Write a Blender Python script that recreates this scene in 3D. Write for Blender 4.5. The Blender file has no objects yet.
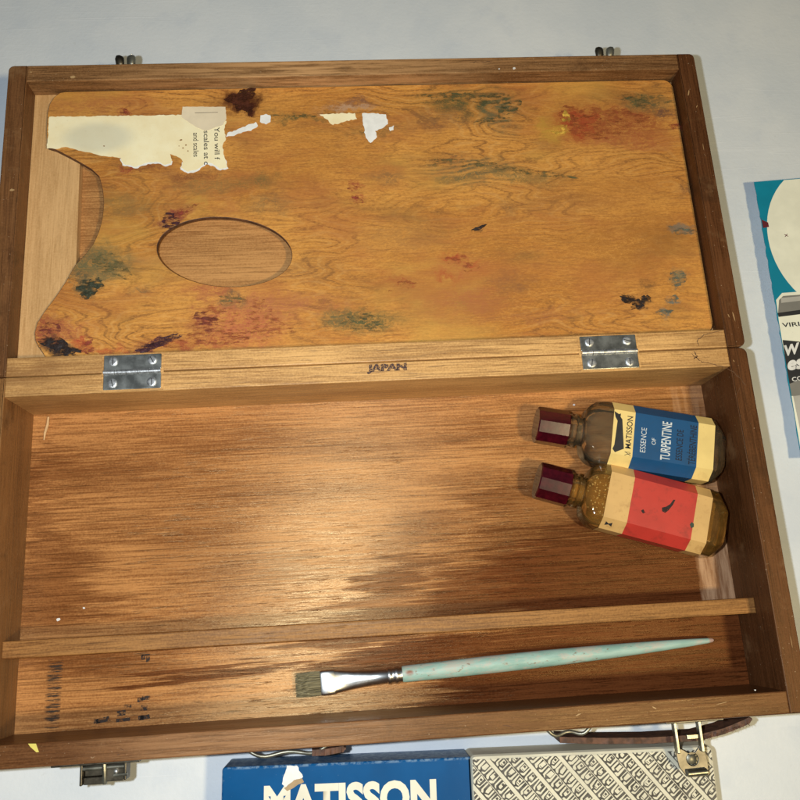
import bpy, bmesh, math, random
from mathutils import Vector, Matrix, Euler
from mathutils.geometry import tessellate_polygon

random.seed(7)
scene = bpy.context.scene
COL = scene.collection

# ------------------------------------------------------------------ camera, world, lamps, exposure
H = 0.043                                   # height of the box rim above the table
FPX = 794.93                                # focal length in photo pixels (photo 800 x 800)
CAM = Vector((-0.01357, -0.12012, 0.37818 + H))
CROT = Euler((0.26123, -0.0482, -0.05881), 'XYZ')
cd = bpy.data.cameras.new('camera')
cam = bpy.data.objects.new('camera', cd)
COL.objects.link(cam)
cam.location = CAM
cam.rotation_euler = CROT
cd.sensor_width = 36.0
cd.lens = 36.0 * FPX / 800.0
cd.clip_start = 0.01
cd.clip_end = 50
scene.camera = cam
RM = CROT.to_matrix()

w = bpy.data.worlds.new('World')
scene.world = w
w.use_nodes = True
w.node_tree.nodes['Background'].inputs[0].default_value = (0.62, 0.80, 1.0, 1)
w.node_tree.nodes['Background'].inputs[1].default_value = 0.045

fl = bpy.data.lights.new('phone_flash', 'POINT')
fl.energy = 5.8
fl.color = (0.89, 0.97, 1.05)
fl.shadow_soft_size = 0.005
flo = bpy.data.objects.new('phone_flash', fl)
COL.objects.link(flo)
flo.location = CAM + RM @ Vector((-0.040, 0.004, 0.0))

lp = bpy.data.lights.new('ceiling_lamp', 'AREA')
lp.shape = 'DISK'
lp.size = 0.10
lp.energy = 5.6
lp.color = (1.0, 0.80, 0.45)
lpo = bpy.data.objects.new('ceiling_lamp', lp)
COL.objects.link(lpo)
lpo.location = Vector((0.39, -0.40, 0.95))
lpo.rotation_euler = (Vector((0.12, -0.02, 0)) - lpo.location).to_track_quat('-Z', 'Y').to_euler()

scene.view_settings.view_transform = 'Standard'
scene.view_settings.look = 'None'
scene.view_settings.exposure = 0.0
scene.view_settings.gamma = 1.0
scene.cycles.use_denoising = True
scene.cycles.max_bounces = 12
scene.cycles.transparent_max_bounces = 16
scene.cycles.sample_clamp_indirect = 4.0


def at(px, py, z):
    """the real point at height z where the photo shows pixel (px, py)"""
    d = RM @ Vector(((px - 400) / FPX, -(py - 400) / FPX, -1.0))
    t = (z - CAM.z) / d.z
    return CAM + d * t


# ------------------------------------------------------------------ node helpers
class G:
    def __init__(s, name):
        s.m = bpy.data.materials.new(name)
        s.m.use_nodes = True
        s.t = s.m.node_tree
        s.b = s.t.nodes['Principled BSDF']
        s.out = s.t.nodes['Material Output']

    def n(s, kind, ins=None, **attr):
        nd = s.t.nodes.new(kind)
        for k, v in attr.items():
            setattr(nd, k, v)
        for k, v in (ins or {}).items():
            sock = nd.inputs[k]
            if isinstance(v, bpy.types.NodeSocket):
                s.t.links.new(v, sock)
            else:
                sock.default_value = v
        return nd

    def link(s, a, b):
        s.t.links.new(a, b)

    def coord(s):
        return s.n('ShaderNodeTexCoord').outputs['Object']

    def mapped(s, v, scale=(1, 1, 1), loc=(0, 0, 0), rot=(0, 0, 0), kind='POINT'):
        return s.n('ShaderNodeMapping', {'Vector': v, 'Location': loc, 'Rotation': rot, 'Scale': scale}, vector_type=kind).outputs[0]

    def noise(s, v, scale=1.0, detail=2.0, rough=0.5, dist=0.0):
        return s.n('ShaderNodeTexNoise', {'Vector': v, 'Scale': scale, 'Detail': detail, 'Roughness': rough, 'Distortion': dist})

    def ramp(s, f, a, b, lo=0.0, hi=1.0, smooth=True):
        return s.n('ShaderNodeMapRange', {0: f, 1: a, 2: b, 3: lo, 4: hi}, interpolation_type='SMOOTHSTEP' if smooth else 'LINEAR').outputs[0]

    def math(s, op, a, b=0.0, clamp=False):
        return s.n('ShaderNodeMath', {0: a, 1: b}, operation=op, use_clamp=clamp).outputs[0]

    def mix(s, f, a, b, mode='MIX'):
        nd = s.n('ShaderNodeMix', {0: f}, data_type='RGBA', blend_type=mode)
        for sock, v in ((nd.inputs[6], a), (nd.inputs[7], b)):
            if isinstance(v, bpy.types.NodeSocket):
                s.t.links.new(v, sock)
            else:
                sock.default_value = (*v[:3], 1)
        return nd.outputs[2]

    def bump(s, h, strength, dist=0.0003):
        nd = s.n('ShaderNodeBump', {'Height': h, 'Strength': strength, 'Distance': dist})
        s.link(nd.outputs[0], s.b.inputs['Normal'])
        return nd

    def spot(s, v, c, r, rot=0.0, inner=0.3):
        """1 inside an ellipse round c (world x, y), 0 outside, v being distorted coordinates"""
        m = s.n('ShaderNodeMapping', {'Vector': v, 'Location': (c[0], c[1], 0), 'Rotation': (0, 0, rot), 'Scale': (r[0], r[1], 1e3)}, vector_type='TEXTURE').outputs[0]
        l = s.n('ShaderNodeVectorMath', {0: m}, operation='LENGTH').outputs['Value']
        return s.ramp(l, inner, 1.0, 1.0, 0.0)


def plain(name, col, rough=0.5, metal=0.0, spec=0.5, var=0.12, vscale=120, bump=0.0):
    g = G(name)
    v = g.coord()
    n = g.noise(v, vscale, 4, 0.6).outputs[0]
    c = g.mix(g.ramp(n, 0.3, 0.7), [x * (1 - var) for x in col], [min(1, x * (1 + var)) for x in col])
    g.link(c, g.b.inputs['Base Color'])
    g.b.inputs['Roughness'].default_value = rough
    g.b.inputs['Metallic'].default_value = metal
    g.b.inputs['Specular IOR Level'].default_value = spec
    if bump:
        g.bump(n, bump, 0.0002)
    return g.m


def wood(name, dark, light, axis='X', rough=0.45, pore=0.55, spec=0.5, contrast=1.0, extra=None, bump=0.22, seed=0.0, figure=0.0, tint=(1, 0.74, 0.46)):
    g = G(name)
    v0 = g.coord()
    off = (seed * 1.37, seed * 0.71, seed * 0.33)
    def grain(a, c):
        sc = {'X': (a, c, c), 'Y': (c, a, c), 'Z': (c, c, a)}[axis]
        return g.mapped(v0, sc, off)
    wob = g.noise(grain(5, 18), 1, 2).outputs['Color']
    def wobbled(vec, k):
        a = g.n('ShaderNodeVectorMath', {0: wob, 1: (-0.5, -0.5, -0.5)}, operation='ADD').outputs[0]
        b = g.n('ShaderNodeVectorMath', {0: a, 'Scale': k}, operation='SCALE').outputs[0]
        return g.n('ShaderNodeVectorMath', {0: vec, 1: b}, operation='ADD').outputs[0]
    broad = g.noise(wobbled(grain(7, 45), 0.8), 1, 3, 0.55).outputs[0]
    streak = g.noise(wobbled(grain(26, 900), 4), 1, 6, 0.66).outputs[0]
    speck = g.noise(g.mapped(v0, (1000, 1000, 1000)), 1, 2, 0.6).outputs[0]
    fibre = g.noise(grain(90, 1700), 1, 4, 0.7).outputs[0]
    pores = g.noise(wobbled(grain(85, 1500), 4), 1, 3, 0.6).outputs[0]
    t = g.math('ADD', g.math('MULTIPLY', broad, 0.36), g.math('MULTIPLY', streak, 0.42))
    t = g.math('ADD', t, g.math('ADD', g.math('MULTIPLY', fibre, 0.24), g.math('MULTIPLY', g.math('SUBTRACT', speck, 0.5), 0.20)))
    c = g.mix(g.ramp(t, 0.5 - 0.125 / contrast, 0.5 + 0.125 / contrast), dark, light)
    if figure:
        hh = g.noise(wobbled(grain(6, 26), 0.5), 1, 2).outputs[0]
        band = g.math('SINE', g.math('MULTIPLY', hh, 70))
        c = g.mix(g.math('MULTIPLY', g.ramp(band, 0.35, 1.0), figure), c, [x * 0.5 for x in dark])
    pm = g.ramp(pores, 0.57, 0.68)
    gate = g.ramp(g.noise(grain(10, 60), 1, 2).outputs[0], 0.35, 0.65, 0.35, 1.0)
    pm = g.math('MULTIPLY', pm, gate)
    c = g.mix(g.math('MULTIPLY', pm, pore), c, [x * 0.45 for x in dark])
    lines = g.ramp(g.noise(wobbled(grain(12, 1250), 5), 1, 4, 0.62).outputs[0], 0.55, 0.64)
    c = g.mix(g.math('MULTIPLY', lines, pore * 0.75), c, [x * 0.55 for x in dark])
    if extra:
        c = extra(g, v0, c)
    g.link(c, g.b.inputs['Base Color'])
    r = g.ramp(streak, 0.3, 0.7, rough - 0.07, rough + 0.12)
    g.link(r, g.b.inputs['Roughness'])
    g.b.inputs['Specular IOR Level'].default_value = spec
    g.b.inputs['Specular Tint'].default_value = (*tint, 1)
    h = g.math('ADD', g.math('MULTIPLY', fibre, 0.6), g.math('MULTIPLY', streak, 0.6))
    h = g.math('SUBTRACT', h, g.math('MULTIPLY', pm, 0.5))
    g.bump(h, bump, 0.0005)
    return g.m


# ------------------------------------------------------------------ mesh helpers
def obj(name, bm, mat, parent=None, smooth=False, world_parent=None):
    me = bpy.data.meshes.new(name)
    bmesh.ops.recalc_face_normals(bm, faces=bm.faces[:])
    bm.to_mesh(me)
    bm.free()
    for m in (mat if isinstance(mat, (list, tuple)) else [mat]):
        me.materials.append(m)
    if smooth:
        for p in me.polygons:
            p.use_smooth = True
        if smooth != 'all':
            me.set_sharp_from_angle(angle=math.radians(smooth if smooth is not True else 35))
    o = bpy.data.objects.new(name, me)
    COL.objects.link(o)
    attach(o, parent)
    return o


def attach(o, parent):
    if parent is not None:
        o.parent = parent
        if 'built_at' in parent:                    # its meshes are laid out in world coordinates
            o.matrix_parent_inverse = Matrix.Translation(Vector(parent['built_at'])).inverted()


WORLD_ROOTS = {}


def empty(name, parent=None, loc=(0, 0, 0), rz=0.0):
    o = bpy.data.objects.new(name, None)
    o.empty_display_size = 0.01
    COL.objects.link(o)
    o.location = loc
    o.rotation_euler = (0, 0, rz)
    if parent is not None:
        o.parent = parent
        if parent.name in WORLD_ROOTS:
            o.matrix_parent_inverse = Matrix.Translation(WORLD_ROOTS[parent.name]).inverted()
    return o


def attach(o, parent):
    if parent is not None:
        o.parent = parent
        if parent.name in WORLD_ROOTS:
            o.matrix_parent_inverse = Matrix.Translation(WORLD_ROOTS[parent.name]).inverted()


def tag(o, label=None, cat=None, group=None, kind=None):
    if label: o['label'] = label
    if cat: o['category'] = cat
    if group: o['group'] = group
    if kind: o['kind'] = kind
    return o


def offset_poly(pts, d):
    """move a counter-clockwise outline inwards by d"""
    n = len(pts)
    out = []
    for i in range(n):
        a, b, c = Vector(pts[i - 1][:2]), Vector(pts[i][:2]), Vector(pts[(i + 1) % n][:2])
        e1 = (b - a); e2 = (c - b)
        if e1.length < 1e-9: e1 = e2
        if e2.length < 1e-9: e2 = e1
        n1 = Vector((-e1.y, e1.x)).normalized(); n2 = Vector((-e2.y, e2.x)).normalized()
        k = n1 + n2
        if k.length < 1e-6: k = n1.copy()
        k.normalize()
        out.append(b + k * d / max(0.5, k.dot(n1)))
    return out


def ccw(pts):
    a = sum(pts[i - 1][0] * pts[i][1] - pts[i][0] * pts[i - 1][1] for i in range(len(pts)))
    return list(pts) if a > 0 else list(reversed(pts))


def prism(bm, outline, z0, z1, bev=0.0, holes=(), mi=0, side=None):
    loops = [ccw([tuple(p[:2]) for p in outline])] + [list(reversed(ccw([tuple(p[:2]) for p in h]))) for h in holes]
    tops, bots = [], []
    for L in loops:
        rings = [(L, z0)]
        if bev:
            rings = [(offset_poly(L, bev), z0), (L, z0 + bev), (L, z1 - bev), (offset_poly(L, bev * 0.3), z1 - bev * 0.3), (offset_poly(L, bev), z1)]
        else:
            rings = [(L, z0), (L, z1)]
        vs = [[bm.verts.new((p[0], p[1], z)) for p in R] for R, z in rings]
        for A, B in zip(vs, vs[1:]):
            n = len(A)
            for i in range(n):
                f = bm.faces.new((A[i], A[(i + 1) % n], B[(i + 1) % n], B[i]))
                f.material_index = mi if side is None else side
        tops.append(vs[-1]); bots.append(vs[0])
    for grp, flip in ((tops, False), (bots, True)):
        flat = [v for L in grp for v in L]
        tris = tessellate_polygon([[v.co for v in L] for L in grp])
        for t in tris:
            try:
                f = bm.faces.new([flat[i] for i in (reversed(t) if flip else t)])
                f.material_index = mi
            except ValueError:
                pass
    return bm


def rrect(x0, y0, x1, y1, r=0.0, seg=5):
    """outline of a rectangle, r = one radius or four (bl, br, tr, tl)"""
    rs = r if isinstance(r, (tuple, list)) else (r,) * 4
    cs = ((x0, y0, 1, 1, 180), (x1, y0, -1, 1, 270), (x1, y1, -1, -1, 0), (x0, y1, 1, -1, 90))
    out = []
    for (x, y, sx, sy, a0), rr in zip(cs, rs):
        if rr <= 0:
            out.append((x, y)); continue
        cx, cy = x + sx * rr, y + sy * rr
        for k in range(seg + 1):
            a = math.radians(a0 + 90 * k / seg)
            out.append((cx + rr * math.cos(a), cy + rr * math.sin(a)))
    return out


def tube(bm, pts, rad, seg=10, caps=True, flat=1.0):
    pts = [Vector(p) for p in pts]
    rs = rad if isinstance(rad, (list, tuple)) else [rad] * len(pts)
    rings = []
    for i, p in enumerate(pts):
        d = (pts[min(i + 1, len(pts) - 1)] - pts[max(i - 1, 0)]).normalized()
        up = Vector((0, 0, 1)) if abs(d.z) < 0.9 else Vector((0, 1, 0))
        a = d.cross(up).normalized(); b = a.cross(d).normalized()
        rings.append([bm.verts.new(p + a * rs[i] * math.cos(2 * math.pi * k / seg) + b * rs[i] * flat * math.sin(2 * math.pi * k / seg)) for k in range(seg)])
    for A, B in zip(rings, rings[1:]):
        for k in range(seg):
            bm.faces.new((A[k], A[(k + 1) % seg], B[(k + 1) % seg], B[k]))
    if caps:
        bm.faces.new(rings[0]); bm.faces.new(list(reversed(rings[-1])))
    return bm


def loft(bm, rings, caps=True, mi=0):
    """rings: lists of points with equal counts"""
    vs = [[bm.verts.new(p) for p in R] for R in rings]
    for A, B in zip(vs, vs[1:]):
        n = len(A)
        for k in range(n):
            f = bm.faces.new((A[k], A[(k + 1) % n], B[(k + 1) % n], B[k])); f.material_index = mi
    if caps:
        f = bm.faces.new(vs[0]); f.material_index = mi
        f = bm.faces.new(list(reversed(vs[-1]))); f.material_index = mi
    return vs


def text(body, parent, mat, origin, u, v, fit, name='lettering', weight=0.0, shear=0.0, spacing=1.0, lift=0.00008):
    """flat lettering: u = reading direction, v = letters' up, fit = (width, cap height); origin = lower left corner"""
    cu = bpy.data.curves.new('t', 'FONT')
    cu.body = body
    cu.size = 1.0
    cu.offset = weight
    cu.shear = shear
    cu.space_character = spacing
    cu.resolution_u = 4
    ob = bpy.data.objects.new('t', cu)
    COL.objects.link(ob)
    dg = bpy.context.evaluated_depsgraph_get()
    me = bpy.data.meshes.new_from_object(ob.evaluated_get(dg))
    bpy.data.objects.remove(ob)
    xs = [p.co.x for p in me.vertices]; ys = [p.co.y for p in me.vertices]
    x0, x1, y0, y1 = min(xs), max(xs), min(ys), max(ys)
    u = Vector(u).normalized(); v = Vector(v).normalized(); nrm = u.cross(v)
    o0 = Vector(origin) + nrm * lift
    for p in me.vertices:
        a = (p.co.x - x0) / (x1 - x0) * fit[0]
        b = (p.co.y - y0) / (y1 - y0) * fit[1]
        p.co = o0 + u * a + v * b
    me.name = name
    me.materials.append(mat)
    o = bpy.data.objects.new(name, me)
    COL.objects.link(o)
    attach(o, parent)
    return o


def ragged(pts, step=0.0012, amp=0.0004, rnd=None):
    """add a torn look to an outline"""
    rnd = rnd or random
    out = []
    n = len(pts)
    for i in range(n):
        a, b = Vector(pts[i][:2]), Vector(pts[(i + 1) % n][:2])
        k = max(1, int((b - a).length / step))
        nn = Vector((-(b - a).y, (b - a).x)).normalized() if (b - a).length > 0 else Vector((0, 0))
        for j in range(k):
            p = a.lerp(b, j / k)
            if j: p = p + nn * rnd.uniform(-amp, amp)
            out.append((p.x, p.y))
    return out


# ------------------------------------------------------------------ materials
def table_mat():
    g = G('white_table_plastic')
    v = g.coord()
    n1 = g.noise(v, 14, 6, 0.62).outputs[0]
    n2 = g.noise(v, 420, 3, 0.6).outputs[0]
    n3 = g.noise(v, 60, 3, 0.6).outputs[0]
    c = g.mix(g.ramp(n1, 0.3, 0.7), (0.645, 0.69, 0.725), (0.735, 0.765, 0.775))
    c = g.mix(g.math('MULTIPLY', g.ramp(n3, 0.5, 0.75), 0.35), c, (0.58, 0.63, 0.69))
    h = g.math('ADD', g.math('MULTIPLY', n2, 0.9), g.math('MULTIPLY', n3, 0.6))
    dirt = g.ramp(g.noise(v, 260, 4, 0.7).outputs[0], 0.62, 0.74)
    c = g.mix(g.math('MULTIPLY', dirt, 0.22), c, (0.50, 0.50, 0.48))
    for k, (rot, sc) in enumerate(((0.75, 3.0), (-0.35, 4.2), (1.9, 3.4), (2.6, 5.0))):
        m = g.mapped(v, (sc, sc * 26, 1), (k * 3.1, k * 1.7, 0), (0, 0, rot))
        wv = g.noise(m, 1, 1, 0.4).outputs[0]
        line = g.ramp(g.math('ABSOLUTE', g.math('SUBTRACT', wv, 0.5)), 0.0, 0.012, 1.0, 0.0)
        gate = g.ramp(g.noise(g.mapped(v, (7, 7, 1), (k * 5.3, 2, 0)), 1, 1).outputs[0], 0.58, 0.68)
        line = g.math('MULTIPLY', line, gate)
        c = g.mix(g.math('MULTIPLY', line, 0.16), c, (0.82, 0.84, 0.85))
        h = g.math('ADD', h, g.math('MULTIPLY', line, 0.25))
    g.link(c, g.b.inputs['Base Color'])
    g.b.inputs['Roughness'].default_value = 0.5
    g.b.inputs['Specular IOR Level'].default_value = 0.3
    g.bump(h, 0.35, 0.0004)
    return g.m


def base_floor_extra(g, v, c):
    d = g.noise(g.mapped(v, (9, 210, 1)), 1, 5, 0.65).outputs['Color']
    # brushed varnish: the grain runs along x, so the gloss spreads across it
    g.b.inputs['Anisotropic'].default_value = 0.85
    g.link(g.n('ShaderNodeCombineXYZ', {0: 0.30, 1: 0.95, 2: 0.0}).outputs[0], g.b.inputs['Tangent'])
    dd = g.n('ShaderNodeVectorMath', {0: g.n('ShaderNodeVectorMath', {0: d, 1: (-.5, -.5, -.5)}, operation='ADD').outputs[0], 'Scale': 0.055}, operation='SCALE').outputs[0]
    vd = g.n('ShaderNodeVectorMath', {0: v, 1: g.n('ShaderNodeVectorMath', {0: dd, 1: (2.0, 0.30, 0)}, operation='MULTIPLY').outputs[0]}, operation='ADD').outputs[0]
    st = g.noise(g.mapped(v, (22, 900, 1)), 1, 5, 0.66).outputs[0]
    st = g.ramp(st, 0.30, 0.52)
    z = H - 0.036
    total = total2 = g.math('MULTIPLY', st, 0.0)
    red, red2 = (0.27, 0.175, 0.155), (0.42, 0.32, 0.27)
    def spot(px, py, rx, ry, amt, col, rot=0.0, inner=0.2, streaky=True):
        deep = ry < 0.013
        nonlocal total, total2
        p = at(px, py, z)
        f = g.spot(vd, p, (rx, ry), rot, inner)
        if streaky:
            f = g.ramp(g.math('ADD', f, g.math('MULTIPLY', st, 0.75)), 0.76, 1.35) if deep else g.ramp(g.math('ADD', f, g.math('MULTIPLY', st, 0.42)), 0.43, 1.15)
        if col is red2:
            total2 = g.math('MAXIMUM', total2, g.math('MULTIPLY', f, amt))
        else:
            total = g.math('MAXIMUM', total, g.math('MULTIPLY', f, amt))
    spot(560, 510, 0.075, 0.034, 0.85, red2, 0, 0.2)
    spot(640, 420, 0.060, 0.020, 0.75, red2, 0, 0.3)
    spot(650, 585, 0.150, 0.066, 1.0, red, 0.10, 0.30)
    spot(490, 590, 0.075, 0.026, 0.85, red, 0.22, 0.1)
    spot(410, 560, 0.030, 0.006, 0.6, red, 0.1, 0.2)
    spot(650, 675, 0.135, 0.040, 1.0, red, 0.05, 0.6)
    spot(440, 655, 0.080, 0.012, 0.95, red, 0.05, 0.4)
    spot(360, 640, 0.040, 0.006, 0.8, red, 0.05, 0.3)
    spot(500, 700, 0.06, 0.012, 0.6, red2, 0.05, 0.3)
    for px_, py_, rx_, ry_ in ((190, 667, 0.050, 0.0030), (235, 671, 0.060, 0.0034), (205, 677, 0.048, 0.0030), (175, 682, 0.036, 0.0020), (265, 664, 0.040, 0.0020), (150, 674, 0.035, 0.0016)):
        spot(px_, py_, rx_, ry_, 0.9, red, 0.04, 0.1)
    spot(110, 660, 0.05, 0.012, 0.55, red2, 0, 0.2)
    spot(50, 590, 0.045, 0.030, 0.75, red2, 0, 0.2)
    spot(395, 580, 0.034, 0.010, 0.75, red, 0.1, 0.2)
    spot(420, 530, 0.040, 0.012, 0.5, red2, 0.3, 0.2)
    spot(370, 600, 0.040, 0.005, 0.6, red, 0.1, 0.2)
    spot(460, 480, 0.035, 0.008, 0.35, red2, 0.2, 0.2)
    spot(35, 520, 0.014, 0.06, 0.6, red2, 0, 0.2)
    spot(200, 545, 0.05, 0.025, 0.35, red2, 0, 0.2)
    spot(130, 480, 0.05, 0.014, 0.25, red2, 0, 0.2)
    spot(420, 610, 0.06, 0.008, 0.6, red, 0.05, 0.2)
    c = g.mix(total, c, red, 'MULTIPLY')
    c = g.mix(g.math('MULTIPLY', total2, g.math('SUBTRACT', 1.0, total)), c, red2, 'MULTIPLY')
    g.link(g.math('SUBTRACT', 0.75, g.math('MULTIPLY', total, 0.55)), g.b.inputs['Specular IOR Level'])
    # bare strip where the veneer was lifted at the right-hand end
    x0 = at(672, 400, z).x
    sx = g.n('ShaderNodeSeparateXYZ', {0: vd})
    xx = g.n('ShaderNodeSeparateXYZ', {0: g.n('ShaderNodeVectorMath', {0: v, 1: g.n('ShaderNodeVectorMath', {0: dd, 1: (0.06, 0, 0)}, operation='MULTIPLY').outputs[0]}, operation='ADD').outputs[0]})
    edge = g.ramp(xx.outputs[0], x0 - 0.0006, x0 + 0.0006)
    up = g.ramp(xx.outputs[1], at(700, 606, z).y, at(700, 600, z).y)
    fz = g.math('MULTIPLY', edge, up)
    bare = g.mix(g.ramp(g.noise(g.mapped(v, (300, 40, 1)), 1, 4, 0.6).outputs[0], 0.35, 0.65), (0.22, 0.10, 0.045), (0.50, 0.30, 0.17))
    low = g.ramp(xx.outputs[1], at(700, 520, z).y, at(700, 470, z).y, 0.9, 0.35)
    c = g.mix(g.math('MULTIPLY', fz, low), c, bare)
    return c


def rim_extra(g, v, c):
    n = g.ramp(g.noise(g.mapped(v, (40, 40, 40)), 1, 4, 0.65).outputs[0], 0.56, 0.72)
    c = g.mix(g.math('MULTIPLY', n, 0.55), c, (0.045, 0.018, 0.007))
    n3 = g.ramp(g.noise(g.mapped(v, (28, 34, 30), (4, 2, 0)), 1, 5, 0.7).outputs[0], 0.55, 0.7)
    c = g.mix(g.math('MULTIPLY', n3, 0.30), c, (0.33, 0.19, 0.085))
    n2 = g.ramp(g.noise(g.mapped(v, (900, 900, 900)), 1, 1).outputs[0], 0.73, 0.80)
    return g.mix(g.math('MULTIPLY', n2, 0.5), c, (0.50, 0.36, 0.22))


def rail_extra(g, v, c):
    # handled and grimy towards the left end and at the far right
    n = g.ramp(g.noise(g.mapped(v, (30, 160, 30)), 1, 5, 0.7).outputs[0], 0.35, 0.65, 0.35, 1.0)
    for px, rx, amt in ((20, 0.07, 0.62), (735, 0.035, 0.5)):
        p = at(px, 365, H)
        f = g.spot(v, p, (rx, 0.05), 0, 0.2)
        c = g.mix(g.math('MULTIPLY', g.math('MULTIPLY', f, n), amt), c, (0.20, 0.088, 0.028))
    return c


def front_extra(g, v, c):
    c = rim_extra(g, v, c)
    n = g.ramp(g.noise(g.mapped(v, (26, 520, 300)), 1, 5, 0.7).outputs[0], 0.38, 0.6, 0.2, 1.0)
    for px, rx, amt, col in ((240, 0.10, 0.75, (0.34, 0.17, 0.075)), (640, 0.13, 0.75, (0.09, 0.035, 0.011)), (30, 0.05, 0.5, (0.10, 0.035, 0.012))):
        p = at(px, 735, H)
        c = g.mix(g.math('MULTIPLY', g.math('MULTIPLY', g.spot(v, p, (rx, 0.04), 0, 0.2), n), amt), c, col)
    return c


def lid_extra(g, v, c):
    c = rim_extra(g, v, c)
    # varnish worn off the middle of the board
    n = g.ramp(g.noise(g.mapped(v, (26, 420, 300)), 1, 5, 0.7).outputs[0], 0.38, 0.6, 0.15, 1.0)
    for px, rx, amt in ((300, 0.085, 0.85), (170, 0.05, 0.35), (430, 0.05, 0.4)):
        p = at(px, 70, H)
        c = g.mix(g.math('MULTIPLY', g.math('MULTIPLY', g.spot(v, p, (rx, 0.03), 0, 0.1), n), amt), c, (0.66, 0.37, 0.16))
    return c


RIM_D, RIM_L = (0.085, 0.034, 0.014), (0.195, 0.088, 0.036)
M = {}
M['table'] = table_mat()
M['rim_x'] = wood('walnut_stained_wood_along_x', RIM_D, RIM_L, 'X', 0.42, 0.6, extra=rim_extra, seed=1)
M['rim_y'] = wood('walnut_stained_wood_left', (0.10, 0.040, 0.015), (0.20, 0.086, 0.030), 'Y', 0.45, 0.6, extra=rim_extra, seed=2)
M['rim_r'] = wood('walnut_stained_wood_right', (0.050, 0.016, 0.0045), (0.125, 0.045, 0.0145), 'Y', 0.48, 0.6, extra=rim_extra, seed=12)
M['wall_l'] = wood('left_base_board_wood', (0.13, 0.056, 0.018), (0.29, 0.135, 0.044), 'Y', 0.45, 0.5, extra=rim_extra, seed=13)
M['front_x'] = wood('front_board_wood', (0.070, 0.024, 0.008), (0.19, 0.080, 0.028), 'X', 0.36, 0.6, spec=0.4, extra=front_extra, seed=3)
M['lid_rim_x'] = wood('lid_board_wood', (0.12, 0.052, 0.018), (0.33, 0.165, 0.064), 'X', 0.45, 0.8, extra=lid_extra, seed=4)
M['hinge_wood'] = wood('pale_hinge_rail_wood', (0.36, 0.175, 0.055), (0.77, 0.44, 0.155), 'X', 0.45, 0.7, seed=5, contrast=1.0, tint=(1, 0.9, 0.8), extra=rail_extra)
M['floor'] = wood('base_floor_plywood', (0.245, 0.091, 0.027), (0.56, 0.254, 0.083), 'X', 0.30, 0.85, spec=0.6, extra=base_floor_extra, bump=0.26, seed=6, contrast=1.1, tint=(1, 0.72, 0.36))
M['lid_floor'] = wood('lid_floor_plywood', (0.29, 0.125, 0.040), (0.58, 0.29, 0.10), 'X', 0.42, 0.5, seed=7)
M['ledge'] = wood('pale_ledge_wood', (0.47, 0.26, 0.10), (0.68, 0.41, 0.18), 'Y', 0.55, 0.2, seed=8, contrast=0.8)
M['divider'] = wood('divider_wood', (0.15, 0.056, 0.015), (0.36, 0.165, 0.048), 'X', 0.45, 0.75, seed=9, contrast=1.2)
M['steel'] = plain('zinc_plated_steel', (0.42, 0.43, 0.40), 0.36, 0.92, var=0.45, vscale=140, bump=0.25)
M['screw'] = plain('worn_screw_steel', (0.62, 0.63, 0.63), 0.45, 0.9, var=0.35, vscale=500, bump=0.5)
M['slot'] = plain('dark_screw_slot', (0.05, 0.05, 0.05), 0.6, 0.5)
M['bronze'] = plain('tarnished_bronze', (0.10, 0.085, 0.06), 0.42, 0.9, var=0.45, vscale=200, bump=0.3)
M['bronze_grey'] = plain('greyed_bronze', (0.24, 0.23, 0.18), 0.4, 0.8, var=0.35, vscale=200, bump=0.2)
M['brass'] = plain('worn_brass', (0.36, 0.33, 0.25), 0.36, 1.0, var=0.35, vscale=160, bump=0.15)
M['brass_dull'] = plain('dull_brass_plate', (0.17, 0.155, 0.125), 0.45, 0.95, var=0.3, vscale=150, bump=0.2)
M['leather'] = plain('old_brown_leather', (0.10, 0.042, 0.022), 0.65, var=0.5, vscale=300, bump=0.8)
M['paper'] = plain('aged_label_paper', (0.80, 0.74, 0.56), 0.7, var=0.05, vscale=60, bump=0.1)
M['paper_tab'] = plain('yellowed_paper_tab', (0.78, 0.66, 0.46), 0.7, var=0.06, vscale=80, bump=0.1)
M['ink'] = plain('black_printing_ink', (0.015, 0.014, 0.014), 0.6, var=0.4)
M['staple'] = plain('rusty_staple_wire', (0.16, 0.12, 0.10), 0.5, 0.5, var=0.4)


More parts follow.
